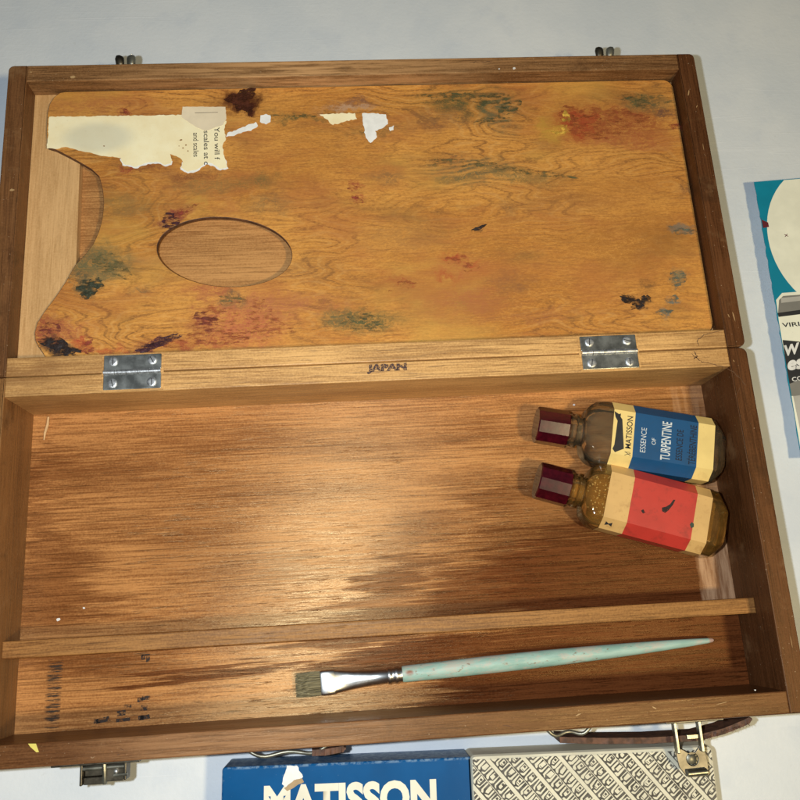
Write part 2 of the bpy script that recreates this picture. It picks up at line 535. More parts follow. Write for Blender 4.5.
def palette_mat():
    g = G('paint_stained_palette_plywood')
    v = g.coord()
    wob = g.noise(g.mapped(v, (14, 22, 1)), 1, 3, 0.6).outputs['Color']
    w0 = g.n('ShaderNodeVectorMath', {0: wob, 1: (-.5, -.5, -.5)}, operation='ADD').outputs[0]
    speck = g.noise(g.mapped(v, (620, 1500, 900)), 1, 3, 0.65).outputs[0]
    fine = g.noise(v, 130, 4, 0.65).outputs['Color']
    f0 = g.n('ShaderNodeVectorMath', {0: fine, 1: (-.5, -.5, -.5)}, operation='ADD').outputs[0]
    vw = g.n('ShaderNodeVectorMath', {0: v, 1: g.n('ShaderNodeVectorMath', {0: w0, 'Scale': 0.013}, operation='SCALE').outputs[0]}, operation='ADD').outputs[0]
    vd = g.n('ShaderNodeVectorMath', {0: vw, 1: g.n('ShaderNodeVectorMath', {0: f0, 'Scale': 0.018}, operation='SCALE').outputs[0]}, operation='ADD').outputs[0]
    # growth-ring figure: contour lines of a stretched field
    fld = g.noise(g.mapped(vw, (5.5, 23, 1), (3.3, 1.2, 0)), 1, 3, 0.5).outputs[0]
    band = g.math('SINE', g.math('MULTIPLY', fld, 170))
    band2 = g.math('SINE', g.math('MULTIPLY', fld, 47))
    streak = g.noise(g.mapped(vw, (45, 800, 1)), 1, 6, 0.72).outputs[0]
    fib = g.noise(g.mapped(v, (110, 1500, 1)), 1, 3, 0.6).outputs[0]
    broad = g.noise(g.mapped(v, (9, 16, 1), (1, 7, 0)), 1, 4, 0.6).outputs[0]
    c = g.mix(g.ramp(broad, 0.3, 0.7), (0.50, 0.20, 0.038), (0.70, 0.325, 0.070))
    c = g.mix(g.math('MULTIPLY', g.ramp(streak, 0.46, 0.62), 0.5), c, (0.29, 0.115, 0.032))
    c = g.mix(g.math('MULTIPLY', g.ramp(speck, 0.5, 0.66), 0.40), c, (0.25, 0.105, 0.032))
    c = g.mix(g.math('MULTIPLY', g.ramp(speck, 0.46, 0.36), 0.22), c, (0.86, 0.46, 0.12))
    c = g.mix(g.math('MULTIPLY', g.ramp(fib, 0.5, 0.75), 0.28), c, (0.24, 0.10, 0.03))
    gate = g.ramp(g.noise(g.mapped(v, (10, 14, 1), (5, 3, 0)), 1, 3).outputs[0], 0.36, 0.60)
    c = g.mix(g.math('MULTIPLY', g.math('MULTIPLY', g.ramp(band, 0.62, 1.0), gate), g.ramp(speck, 0.3, 0.62, 0.15, 0.75)), c, (0.20, 0.085, 0.028))
    c = g.mix(g.math('MULTIPLY', g.ramp(band2, 0.4, 1.0), 0.10), c, (0.30, 0.13, 0.035))
    c = g.mix(g.math('MULTIPLY', g.math('MULTIPLY', g.ramp(band, -0.7, -1.0), gate), 0.22), c, (0.80, 0.46, 0.15))
    # general grime of old paint rubbed into the grain
    grime = g.math('MULTIPLY', g.ramp(g.noise(g.mapped(vw, (17, 40, 1), (9, 4, 0)), 1, 4, 0.65).outputs[0], 0.5, 0.72), 0.5)
    c = g.mix(grime, c, (0.21, 0.105, 0.035))
    ochre = g.math('MULTIPLY', g.ramp(g.noise(g.mapped(vw, (12, 20, 1), (2, 14, 0)), 1, 3, 0.6).outputs[0], 0.52, 0.7), 0.5)
    c = g.mix(ochre, c, (0.58, 0.33, 0.07))
    haze_ = g.math('MULTIPLY', g.ramp(g.noise(g.mapped(vw, (14, 34, 1), (6, 11, 0)), 1, 5, 0.7).outputs[0], 0.45, 0.68), 0.55)
    c = g.mix(haze_, c, (0.40, 0.135, 0.040))
    sm = g.ramp(g.noise(g.mapped(vd, (120, 700, 1)), 1, 6, 0.75).outputs[0], 0.38, 0.60)
    ringy = g.ramp(band, -0.7, 0.6, 0.35, 1.0)
    zt = H - 0.009
    space, texs = {}, {}
    def smear(px, py, rx, ry, col, amt=0.8, rot=0.0, inner=0.1, solid=0.18, ring=False):
        nonlocal c
        p = at(px, py, zt)
        k = 0.00050
        asp = min((1.0, 1.8, 3.0, 5.0, 9.0), key=lambda q: abs(math.log(q * ry / rx)))
        r_ = round(rot / 15) * 15
        if (asp, r_) not in space:                 # a few shared turned and stretched coordinate frames
            space[(asp, r_)] = g.mapped(vd, (1 / asp, 1, 0), (0, 0, 0), (0, 0, 0)) if not r_ else g.mapped(g.mapped(vd, (1, 1, 0), (0, 0, 0), (0, 0, -math.radians(r_))), (1 / asp, 1, 0))
        q = Matrix.Rotation(-math.radians(r_), 3, 'Z') @ Vector((p.x, p.y, 0))
        l = g.n('ShaderNodeVectorMath', {0: space[(asp, r_)], 1: (q.x / asp, q.y, 0)}, operation='DISTANCE').outputs['Value']
        rad = math.sqrt(rx * ry / asp) * k * 1.32
        f = g.ramp(l, rad * inner, rad * 1.08, min(1.0, amt * 1.15), 0.0)
        key = (solid, ring)
        if key not in texs:
            tex = g.math('ADD', g.math('MULTIPLY', sm, 1 - solid), solid)
            texs[key] = g.math('MULTIPLY', tex, ringy) if ring else tex
        c = g.mix(g.math('MULTIPLY', f, texs[key]), c, col)
    GREEN, SAGE, TEAL = (0.075, 0.085, 0.035), (0.13, 0.12, 0.06), (0.10, 0.15, 0.14)
    RED, CRIM, PURP, BLK = (0.34, 0.075, 0.028), (0.28, 0.035, 0.030), (0.06, 0.018, 0.03), (0.018, 0.016, 0.02)
    smear(100, 103, 55, 14, (0.40, 0.14, 0.05), 0.6)
    smear(125, 112, 7, 4, CRIM, 0.9)
    smear(145, 165, 35, 12, (0.22, 0.07, 0.03), 0.7)
    smear(128, 168, 10, 10, CRIM, 0.6)
    smear(190, 176, 35, 8, (0.20, 0.07, 0.03), 0.7)
    smear(355, 104, 30, 6, (0.22, 0.10, 0.06), 0.8)
    smear(350, 108, 45, 3, (0.50, 0.32, 0.20), 0.7)
    smear(300, 115, 35, 4, GREEN, 0.75)
    smear(375, 128, 40, 7, (0.16, 0.11, 0.04), 0.6)
    smear(470, 103, 62, 22, GREEN, 0.80, 0, 0.2, 0.35, True)
    smear(500, 112, 26, 22, SAGE, 0.85, 0, 0.2, 0.3, True)
    smear(440, 120, 45, 12, (0.25, 0.12, 0.05), 0.6)
    smear(470, 170, 50, 18, SAGE, 0.75, -5, 0.2, 0.25, True)
    smear(520, 175, 60, 9, (0.17, 0.13, 0.05), 0.7, -8)
    smear(552, 128, 16, 18, (0.55, 0.35, 0.05), 0.8)
    smear(610, 124, 62, 24, (0.31, 0.085, 0.028), 0.85, 0, 0.4, 0.3)
    smear(578, 122, 26, 20, (0.36, 0.06, 0.022), 0.8, 0, 0.3, 0.3)
    smear(560, 129, 9, 9, (0.66, 0.40, 0.06), 0.8)
    smear(600, 140, 22, 7, (0.45, 0.16, 0.05), 0.7)
    smear(640, 142, 45, 12, (0.38, 0.11, 0.04), 0.6)
    smear(645, 103, 34, 12, (0.13, 0.10, 0.045), 0.85)
    smear(663, 113, 18, 8, (0.14, 0.07, 0.045), 0.8)
    smear(632, 97, 14, 7, GREEN, 0.7)
    smear(677, 127, 7, 6, CRIM, 0.8)
    smear(683, 231, 13, 6, TEAL, 0.95, 0, 0.3, 0.6)
    smear(677, 279, 11, 11, (0.17, 0.17, 0.10), 0.85)
    smear(672, 299, 7, 5, TEAL, 0.75)
    smear(664, 312, 8, 4, TEAL, 0.8)
    smear(684, 190, 6, 12, (0.16, 0.08, 0.04), 0.7)
    smear(628, 300, 11, 5, BLK, 0.95, -15, 0.35, 0.35)
    smear(640, 303, 9, 6, BLK, 0.8, 20, 0.3, 0.2)
    smear(648, 285, 10, 8, (0.17, 0.08, 0.03), 0.7)
    smear(478, 228, 8, 3, BLK, 0.75, 15)
    smear(505, 205, 12, 10, (0.2, 0.10, 0.04), 0.55)
    smear(462, 270, 26, 18, (0.44, 0.13, 0.045), 0.6)
    smear(453, 258, 10, 5, (0.42, 0.07, 0.03), 0.7)
    smear(472, 264, 7, 4, (0.42, 0.08, 0.03), 0.7)
    smear(448, 278, 12, 4, (0.40, 0.09, 0.03), 0.7)
    smear(470, 300, 50, 14, (0.40, 0.13, 0.05), 0.6)
    smear(510, 285, 26, 10, (0.26, 0.11, 0.045), 0.6)
    smear(402, 285, 13, 8, RED, 0.8)
    smear(352, 187, 8, 5, CRIM, 0.75)
    smear(357, 200, 7, 5, CRIM, 0.6)
    smear(385, 178, 30, 8, (0.22, 0.12, 0.05), 0.6)
    smear(365, 320, 34, 14, GREEN, 0.85, 5, 0.2, 0.25)
    smear(335, 318, 20, 10, (0.15, 0.12, 0.05), 0.7)
    smear(245, 322, 60, 26, (0.46, 0.12, 0.06), 0.75)
    smear(290, 305, 60, 12, (0.38, 0.13, 0.06), 0.6)
    smear(208, 322, 18, 18, (0.24, 0.04, 0.035), 0.65)
    smear(185, 343, 60, 8, (0.30, 0.05, 0.03), 0.7)
    smear(235, 300, 16, 9, (0.15, 0.10, 0.05), 0.75)
    smear(210, 292, 30, 8, (0.33, 0.07, 0.05), 0.6)
    smear(58, 346, 17, 9, BLK, 1.0, -25, 0.45, 0.7)
    smear(72, 350, 9, 4, (0.03, 0.02, 0.03), 0.95, -10)
    smear(45, 325, 16, 22, (0.27, 0.05, 0.035), 0.8)
    smear(70, 332, 26, 12, (0.36, 0.09, 0.05), 0.65)
    smear(86, 345, 9, 8, (0.42, 0.04, 0.03), 0.9)
    smear(120, 352, 40, 5, (0.40, 0.05, 0.03), 0.75)
    smear(162, 341, 17, 4, PURP, 0.95, 18, 0.3, 0.4)
    smear(150, 346, 14, 6, PURP, 0.85)
    smear(100, 265, 36, 20, (0.15, 0.125, 0.055), 0.92, 0, 0.35, 0.5)
    smear(88, 289, 12, 9, (0.045, 0.062, 0.042), 0.95, 25, 0.3, 0.6)
    smear(78, 280, 10, 6, (0.07, 0.08, 0.05), 0.8)
    smear(140, 290, 14, 5, (0.16, 0.12, 0.06), 0.7)
    smear(168, 222, 13, 9, (0.10, 0.02, 0.035), 0.9, 35)
    smear(180, 212, 22, 7, (0.24, 0.035, 0.04), 0.8, 30)
    smear(196, 198, 18, 8, (0.50, 0.28, 0.06), 0.6)
    smear(225, 205, 18, 10, (0.46, 0.17, 0.05), 0.6)
    smear(120, 205, 50, 20, (0.27, 0.155, 0.05), 0.6)
    smear(205, 185, 40, 10, (0.24, 0.15, 0.05), 0.6)
    smear(258, 180, 26, 9, (0.17, 0.12, 0.04), 0.65)
    smear(270, 205, 24, 14, (0.20, 0.12, 0.05), 0.55)
    smear(310, 270, 40, 18, (0.25, 0.12, 0.045), 0.45)
    smear(560, 200, 70, 12, (0.30, 0.14, 0.045), 0.5)
    smear(630, 240, 80, 45, (0.36, 0.14, 0.028), 0.7)
    smear(600, 190, 110, 20, (0.40, 0.16, 0.035), 0.5)
    smear(400, 235, 60, 18, (0.34, 0.16, 0.05), 0.45)
    smear(540, 315, 80, 8, (0.34, 0.12, 0.045), 0.5)
    smear(242, 99, 17, 12, (0.055, 0.012, 0.006), 1.0, 0, 0.55, 0.85)
    smear(250, 110, 5, 9, (0.08, 0.02, 0.01), 1.0, 0, 0.3, 0.8)
    smear(228, 100, 20, 16, (0.20, 0.07, 0.02), 0.7)
    g.link(c, g.b.inputs['Base Color'])
    g.link(g.ramp(streak, 0.3, 0.7, 0.42, 0.6), g.b.inputs['Roughness'])
    g.b.inputs['Specular IOR Level'].default_value = 0.35
    g.b.inputs['Specular Tint'].default_value = (1, 0.8, 0.55, 1)
    h = g.math('ADD', g.math('MULTIPLY', fib, 0.5), g.math('MULTIPLY', streak, 0.7))
    g.bump(h, 0.35, 0.0004)
    return g.m


M['palette'] = palette_mat()

# ------------------------------------------------------------------ the table top
bm = bmesh.new()
prism(bm, rrect(-1.0, -0.55, 1.0, 0.75, 0.03), -0.035, 0.0, 0.004)
tag(obj('table', bm, M['table']), 'white plastic table top with fine scratches under the open paint box', 'table', kind='structure')

# ------------------------------------------------------------------ the paint box
HW, DP, T = 0.19, 0.1763, 0.0099
ZF = H - 0.0362                                  # base floor
root_loc = Vector((0, 0, 0))
box = empty('paint_box', loc=root_loc)
WORLD_ROOTS[box.name] = root_loc
tag(box, 'open hinged brown wooden artist paint box lying flat on the white table', 'paint box')
base = empty('base', box)
lid = empty('lid', box)


def board(name, parent, mat, x0, y0, x1, y1, z0, z1, r, bev=0.0006):
    bm = bmesh.new()
    prism(bm, rrect(x0, y0, x1, y1, r), z0, z1, bev)
    return obj(name, bm, mat, parent)


R1 = 0.0035
G0 = 0.00025                                      # hairline between base and lid
board('side_panel', base, M['rim_r'], HW - T, -DP, HW, -G0, 0, H, (0.0003, 0.0025, R1, 0.0003))
board('side_panel', base, M['wall_l'], -HW, -DP, -HW + T, -G0, 0, H, (0.0025, 0.0003, 0.0003, R1))
board('front_panel', base, M['front_x'], -HW + T, -DP, HW - T, -DP + T, 0, H - 0.0001, 0)
board('back_panel', base, M['hinge_wood'], -HW + T, -T, HW - T, -G0, 0, H - 0.0001, 0)
board('floor_panel', base, M['floor'], -HW + T, -DP + T, HW - T, -T, 0.003, ZF, 0, 0.0)
# slat across the base; it runs very slightly askew
bm = bmesh.new()
yl, yr = -0.1235, -0.1244
prism(bm, [(-HW + T, yl - 0.0078), (HW - T, yr - 0.0074), (HW - T, yr), (-HW + T, yl)], ZF, ZF + 0.020, 0.0005)
tag(obj('divider', bm, M['divider'], base), 'thin wooden slat across the base')

ZL0 = H - 0.026
board('side_panel', lid, M['rim_r'], HW - T, G0, HW, DP, ZL0, H, (0.0003, R1, 0.003, 0.0003))
board('side_panel', lid, M['rim_y'], -HW, G0, -HW + T, DP, ZL0, H, (R1, 0.0003, 0.0003, 0.003))
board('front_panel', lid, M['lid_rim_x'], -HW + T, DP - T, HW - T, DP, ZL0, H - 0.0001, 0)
board('back_panel', lid, M['hinge_wood'], -HW + T, G0, HW - T, T, ZL0, H - 0.0001, 0)
ZLF = H - 0.0172
board('floor_panel', lid, M['lid_floor'], -HW + T, T, HW - T, DP - T, ZL0 + 0.002, ZLF, 0, 0.0)
xs = at(79, 165, H - 0.0118).x
ZS = H - 0.0118
bm = bmesh.new()
prism(bm, [(-HW + T, T), (at(75.5, 300, ZS).x, T), (at(79.5, 150, ZS).x, DP - T), (-HW + T, DP - T)], ZLF, ZS, 0.0003)
tag(obj('ledge_strip', bm, M['ledge'], lid), 'wide pale bare wood strip under the notched end of the palette')
bm = bmesh.new()
prism(bm, rrect(HW - T - 0.012, T, HW - T, DP - T), ZLF, ZS, 0.0003)
obj('ledge_strip', bm, M['ledge'], lid)

# ink stamp on the hinge rail
def worn_ink(name, col, lo=0.45, hi=0.6, scale=900, top=1.0):
    g = G(name)
    v = g.coord()
    a = g.ramp(g.noise(v, scale, 3, 0.6).outputs[0], lo, hi, top, 0.1 * top)
    g.link(a, g.b.inputs['Alpha'])
    g.b.inputs['Base Color'].default_value = (*col, 1)
    g.b.inputs['Roughness'].default_value = 0.7
    return g.m


M['stamp'] = worn_ink('faded_purple_stamp_ink', (0.045, 0.022, 0.03), 0.42, 0.62, 1300)
M['stamp_black'] = worn_ink('rubbed_black_stamp_ink', (0.03, 0.018, 0.012), 0.36, 0.62, 620, 0.75)
p0 = at(367, 374.2, H); p1 = at(407, 372.3, H)
text('JAPAN', base, M['stamp'], p0, p1 - p0, (0.04, 1, 0), ((p1 - p0).length, 0.0050), 'origin_stamp', 0.065, spacing=0.97)

# rubbed black marks on the floor of the front compartment
def quads(name, parent, mat, items, z, th=0.00006, square=False):
    bm = bmesh.new()
    for (px, py, wx, wy, rot) in items:
        c = at(px, py, z)
        if square:
            pts = [(wx * 0.00026 * sx * random.uniform(0.8, 1.1), wy * 0.00026 * sy * random.uniform(0.8, 1.1)) for sx, sy in ((-1, -1), (0, -1), (1, -1), (1, 1), (0.1, 1), (-1, 1))]
        else:
            pts = []
            for k in range(9):
                a = 2 * math.pi * k / 9
                r = random.uniform(0.75, 1.1)
                pts.append((wx * 0.00026 * math.cos(a) * r, wy * 0.00026 * math.sin(a) * r))
        cr, sr = math.cos(rot), math.sin(rot)
        prism(bm, [(c.x + x * cr - y * sr, c.y + x * sr + y * cr) for x, y in pts], z, z + th)
    return obj(name, bm, mat, parent)


marks = [(103, 720, 14, 5, 0.15), (97, 721, 6, 4, 0), (121, 713, 9, 5, 0.1), (123, 720, 13, 3, 0.05), (128, 706, 7, 3, 0), (144, 708, 6, 5, 0),
         (145, 717, 10, 4, 0.1), (141, 718, 6, 4, 0), (146, 698, 9, 4, 0), (140, 700, 5, 4, 0), (148, 659, 4, 6, 0), (143, 657, 4, 5, 0), (146, 655, 8, 2, 0)]
quads('stamped_mark', base, M['stamp_black'], marks, ZF + 0.00005, square=True)
def streaky_ink(name, col):
    g = G(name)
    v = g.coord()
    n = g.noise(g.mapped(v, (70, 900, 1)), 1, 5, 0.7).outputs[0]
    a = g.ramp(n, 0.46, 0.64, 0.0, 0.75)
    x0 = at(54, 690, ZF).x
    fade = g.ramp(g.math('ABSOLUTE', g.math('SUBTRACT', g.n('ShaderNodeSeparateXYZ', {0: v}).outputs[0], x0)), 0.0016, 0.0046, 1.0, 0.0)
    g.link(g.math('MULTIPLY', a, fade), g.b.inputs['Alpha'])
    g.b.inputs['Base Color'].default_value = (*col, 1)
    g.b.inputs['Roughness'].default_value = 0.7
    return g.m


M['smudge'] = streaky_ink('smudged_stamp_ink', (0.035, 0.022, 0.012))
sp_ = [at(*q_, ZF) for q_ in ((45, 660), (64, 659.5), (59, 728), (41, 729))]
bm = bmesh.new(); prism(bm, [p_[:2] for p_ in sp_], ZF + 0.00004, ZF + 0.0001)
obj('smudged_stamp', bm, M['smudge'], base)
M['yellow'] = plain('yellow_oil_paint', (0.70, 0.58, 0.12), 0.5, var=0.1)
yp = [at(*q, H) for q in ((28, 743.5), (36, 743.5), (39, 752), (36.5, 752.3), (30.5, 747))]
bm = bmesh.new(); prism(bm, [p[:2] for p in yp], H - 0.0002, H + 0.00025, 0.0001)
tag(obj('paint_fleck', bm, M['yellow'], base), 'small yellow paint fleck on the front rail')
M['white_fleck'] = plain('white_paint_fleck', (0.75, 0.73, 0.68), 0.6)
def fleck(parent, px, py, z, r):
    c = at(px, py, z)
    bm = bmesh.new()
    pts = [(c.x + r * random.uniform(0.6, 1.2) * math.cos(a * 0.9), c.y + 0.7 * r * random.uniform(0.6, 1.2) * math.sin(a * 0.9)) for a in range(7)]
    prism(bm, pts, z - 0.0002, z + 0.0003, 0.0001)
    obj('paint_fleck', bm, M['white_fleck'], parent)
fleck(lid, 514, 68.5, H, 0.0010); fleck(lid, 499, 69, H, 0.0005)
fleck(base, 58, 619.5, ZF, 0.0011); fleck(base, 84, 608, ZF, 0.0007)
fleck(base, 755, 690, H, 0.0005); fleck(base, 574, 405, ZF, 0.0008)


M['crack'] = plain('dark_wood_crack', (0.11, 0.05, 0.02), 0.8)
M['nick'] = plain('pale_wood_nick', (0.45, 0.28, 0.12), 0.7)
def crack(parent, pts, wd):
    rnd = random.Random(len(pts))
    P_ = [Vector(at(*q_, H)) for q_ in pts]
    fine = []
    for a_, b_ in zip(P_, P_[1:]):
        for k in range(5):
            fine.append(a_.lerp(b_, k / 5) + Vector((rnd.uniform(-.0003, .0003), rnd.uniform(-.0003, .0003), 0)))
    fine.append(P_[-1])
    L_, R_ = [], []
    for i, p_ in enumerate(fine):
        d = (fine[min(i + 1, len(fine) - 1)] - fine[max(i - 1, 0)]).normalized()
        h = wd * 0.5 * rnd.uniform(0.4, 1.2) * (0.3 if i in (0, len(fine) - 1) else 1)
        L_.append(p_ + Vector((-d.y, d.x, 0)) * h); R_.append(p_ - Vector((-d.y, d.x, 0)) * h)
    bm = bmesh.new()
    for i in range(len(fine) - 1):
        bm.faces.new([bm.verts.new((v_.x, v_.y, H + 0.00005)) for v_ in (L_[i], L_[i + 1], R_[i + 1], R_[i])])
    obj('crack', bm, M['crack'], parent)
crack(base, [(692, 354), (697, 358), (702, 362), (712, 364), (725, 367.5), (733, 372), (742, 380), (746, 386)], 0.00045)
crack(base, [(694, 351), (697, 356), (694, 359)], 0.0006)
crack(lid, [(724, 330.5), (712, 332.5), (702, 336), (697, 341), (699, 346)], 0.0004)
crack(lid, [(470, 62.5), (480, 61.8), (492, 62)], 0.0005)
for px, py, r in ((73, 77, 0.0016), (12, 190, 0.0014), (31, 72, 0.0006)):
    c_ = at(px, py, H); bm = bmesh.new()
    prism(bm, [(c_.x + r * random.uniform(.7, 1.3) * math.cos(k), c_.y + r * 0.5 * random.uniform(.7, 1.3) * math.sin(k)) for k in range(6)], H - 0.0002, H + 0.00006)
    obj('nick', bm, M['nick'], lid)

rnd_n = random.Random(77)
for k in range(22):
    side = rnd_n.choice(('front', 'front', 'left', 'right', 'lidtop', 'lidright'))
    u_n, w_n = rnd_n.uniform(0.03, 0.97), rnd_n.uniform(0.2, 0.8)
    x_n = {'front': -HW + 2 * HW * u_n, 'lidtop': -HW + 2 * HW * u_n, 'left': -HW + T * w_n, 'right': HW - T * w_n, 'lidright': HW - T * w_n}[side]
    y_n = {'front': -DP + T * w_n, 'lidtop': DP - T * w_n, 'left': -DP * u_n, 'right': -DP * u_n, 'lidright': DP * u_n}[side]
    L_n, W_n, a_n = rnd_n.uniform(0.0006, 0.0035), rnd_n.uniform(0.00012, 0.0004), rnd_n.uniform(-0.6, 0.6) + (1.57 if side in ('left', 'right', 'lidright') else 0)
    bm = bmesh.new()
    pts = [(L_n * sx * rnd_n.uniform(0.7, 1), W_n * sy * rnd_n.uniform(0.4, 1)) for sx, sy in ((-1, -0.3), (-0.2, -1), (0.6, -0.8), (1, 0.2), (0.3, 1), (-0.6, 0.7))]
    prism(bm, [(x_n + x * math.cos(a_n) - y * math.sin(a_n), y_n + x * math.sin(a_n) + y * math.cos(a_n)) for x, y in pts], H - 0.0002, H + 0.00005)
    obj('nick', bm, M['nick'] if rnd_n.random() < 0.65 else M['crack'], lid if 'lid' in side else base)


# hinges
def screw(parent, x, y, z, r, a):
    bm = bmesh.new()
    rings = []
    for rr, zz in ((r, 0), (r, 0.00025), (r * 0.93, 0.00045), (r * 0.5, 0.0005)):
        rings.append([(x + rr * math.cos(2 * math.pi * k / 20), y + rr * math.sin(2 * math.pi * k / 20), z + zz) for k in range(20)])
    loft(bm, rings)
    s = obj('screw', bm, M['screw'], parent, smooth=50)
    bm = bmesh.new()
    d = Vector((math.cos(a), math.sin(a))); e = Vector((-d.y, d.x))
    c = Vector((x, y))
    q = [c + d * r * 0.8 + e * 0.00022, c - d * r * 0.8 + e * 0.00022, c - d * r * 0.8 - e * 0.00022, c + d * r * 0.8 - e * 0.00022]
    prism(bm, [tuple(v) for v in q], z + 0.0003, z + 0.00056)
    return s, bm


def hinge(pxl, label):
    hg = empty('hinge', box)
    hg['label'] = label
    a = at(pxl[0], pxl[1], H).x; b = at(pxl[2], pxl[1], H).x
    for s in (-1, 1):
        y0, y1 = (0.0011, 0.0088) if s > 0 else (-0.0088, -0.0011)
        bm = bmesh.new(); prism(bm, rrect(a, y0, b, y1, 0.0004), H - 0.0001, H + 0.0007, 0.0002)
        obj('leaf', bm, M['steel'], hg)
        for k in (0.16, 0.84):
            xx = a + (b - a) * k
            so, sb = screw(hg, xx, s * 0.0056, H + 0.0007, 0.0024, random.uniform(0, 3))
            # the slot is part of the screw's own mesh
            me = so.data
            b2 = bmesh.new(); b2.from_mesh(me)
            tmp = bpy.data.meshes.new('slot'); sb.to_mesh(tmp); sb.free()
            nf = len(b2.faces); b2.from_mesh(tmp); b2.faces.ensure_lookup_table()
            for f in b2.faces[nf:]: f.material_index = 1
            b2.to_mesh(me); b2.free(); me.materials.append(M['slot'])
    bm = bmesh.new()
    n = 5
    for k in range(n):
        x0 = a + (b - a) * k / n + 0.00012; x1 = a + (b - a) * (k + 1) / n - 0.00012
        tube(bm, [(x0, 0, H + 0.0007), (x1, 0, H + 0.0007)], 0.00125, 12)
    obj('knuckle', bm, M['screw'], hg, smooth=40)
    # pale recess cut in the rails round the leaves, seen as a thin frame
    bm = bmesh.new()
    prism(bm, rrect(a - 0.0011, -0.0096, b + 0.0011, 0.0094), H - 0.0004, H + 0.00006)
    obj('recess', bm, M['hinge_wood'], hg)


hinge((104, 371, 161.5), 'bright steel hinge beside the notched end of the palette')
hinge((581, 352, 637), 'bright steel hinge near the bottles')


# catches on the far side of the lid
def catch(px0, px1, py):
    c = empty('catch', box)
    a = at(px0, py, H - 0.004).x; b = at(px1, py, H - 0.004).x
    mid = (a + b) / 2
    bm = bmesh.new()
    prism(bm, rrect(mid - 0.007, DP, mid + 0.007, DP + 0.0007), H - 0.018, H - 0.004, 0.0002)
    obj('plate', bm, M['bronze'], c)
    for s, m in ((-1, M['bronze']), (1, M['bronze_grey'])):
        xx = mid + s * 0.0030
        bm = bmesh.new()
        tube(bm, [(xx, DP + 0.0005, H - 0.006), (xx, DP + 0.0036, H - 0.0045), (xx + s * 0.0002, DP + 0.0062, H - 0.004), (xx + s * 0.0002, DP + 0.0075, H - 0.0038), (xx, DP + 0.0081, H - 0.0038)], [0.0018, 0.0023, 0.0025, 0.002, 0.0008], 14, flat=0.7)
        obj('ear', bm, m, c, smooth='all')


catch(114, 137, 58)
catch(593, 616, 50)

# left latch, folded against the front board
lt = empty('latch', box)
lt['label'] = 'small dark bronze latch folded against the front'
ZK = H - 0.009
la, lb = at(82, 770, ZK), at(128, 770, ZK)
yb = -DP
def bx(bm, x0, y0, z0, x1, y1, z1, bev=0.0003, r=0.0004):
    prism(bm, rrect(x0, y0, x1, y1, r, 3), z0, z1, bev)
xL, xR = la.x, lb.x
bm = bmesh.new(); bx(bm, xL - 0.011, yb - 0.0009, ZK - 0.012, xR + 0.007, yb, ZK + 0.0075)
obj('plate', bm, M['bronze'], lt)
bm = bmesh.new()
bx(bm, xL, yb - 0.0098, ZK - 0.004, xL + 0.0011, yb - 0.0009, ZK + 0.003)
bx(bm, xR - 0.0011, yb - 0.0085, ZK - 0.004, xR, yb - 0.0009, ZK + 0.003)
bx(bm, xL + 0.0011, yb - 0.0098, ZK - 0.004, xL + 0.010, yb - 0.0068, ZK + 0.001)
bx(bm, xL + 0.010, yb - 0.0088, ZK - 0.004, xR - 0.0011, yb - 0.0030, ZK + 0.0022)
bx(bm, xL + 0.0012, yb - 0.0066, ZK - 0.008, xR - 0.0012, yb - 0.0010, ZK - 0.0002)
obj('body', bm, M['bronze'], lt)
bm = bmesh.new()
tube(bm, [(xL + 0.0005, yb - 0.0030, ZK + 0.0018), (xR - 0.0005, yb - 0.0030, ZK + 0.0018)], 0.0010, 10)
tube(bm, [(xL + 0.0105, yb - 0.0012, ZK + 0.003), (xL + 0.0108, yb - 0.006, ZK + 0.003), (xL + 0.0105, yb - 0.0095, ZK + 0.0015)], 0.0010, 8)
tube(bm, [(xL + 0.0145, yb - 0.0065, ZK + 0.0024), (xL + 0.0205, yb - 0.0062, ZK + 0.0024)], 0.0008, 8)
obj('hook', bm, M['bronze_grey'], lt, smooth=40)
bm = bmesh.new()
rings = [[(xR - 0.0045 + r * math.cos(2 * math.pi * k / 12), yb - 0.0048 + r * math.sin(2 * math.pi * k / 12), ZK + z) for k in range(12)] for r, z in ((0.0011, 0.0020), (0.0010, 0.0027), (0.0004, 0.0031))]
loft(bm, rings); obj('rivet', bm, M['screw'], lt, smooth='all')

# right latch, hanging open over the carton
rt = empty('latch', box)
rt['label'] = 'worn brass draw latch hanging open with a rolled lip'
ZT = 0.0315
q = lambda px, py, z=ZT: at(px, py, z)
x0, x1 = q(675, 750).x, q(703, 750).x
bm = bmesh.new(); bx(bm, x0 - 0.006, yb - 0.0009, H - 0.016, x1 + 0.008, yb, H - 0.002)
obj('plate', bm, M['brass_dull'], rt)
bm = bmesh.new()
for xx in (x0, x1 - 0.0016):
    bx(bm, xx, q(690, 752).y, ZT - 0.0008, xx + 0.0016, yb - 0.0009, ZT + 0.0028, 0.0004)
bx(bm, x0 + 0.006, q(690, 739).y, ZT - 0.0005, x1 - 0.0016, q(690, 734).y, ZT + 0.0012, 0.0003)
obj('arm', bm, M['brass'], rt)
bm = bmesh.new()
ytop, ybot = q(690, 748).y, q(690, 776).y
hc = q(692, 759)
pts = [(x0 - 0.0002, ytop + 0.001), (x0 + 0.0035, ytop - 0.0004), (x0 + 0.0065, ytop - 0.0024), (x1 - 0.0045, ytop - 0.0024), (x1 - 0.002, ytop + 0.0002), (x1 + 0.0002, ytop + 0.003), (x1 + 0.0012, ytop - 0.006), (x1 + 0.0012, ybot + 0.004), (x1 + 0.0003, ybot), (x0 + 0.0035, ybot), (x0 + 0.0008, ybot + 0.004), (x0 + 0.0005, ytop - 0.006)]
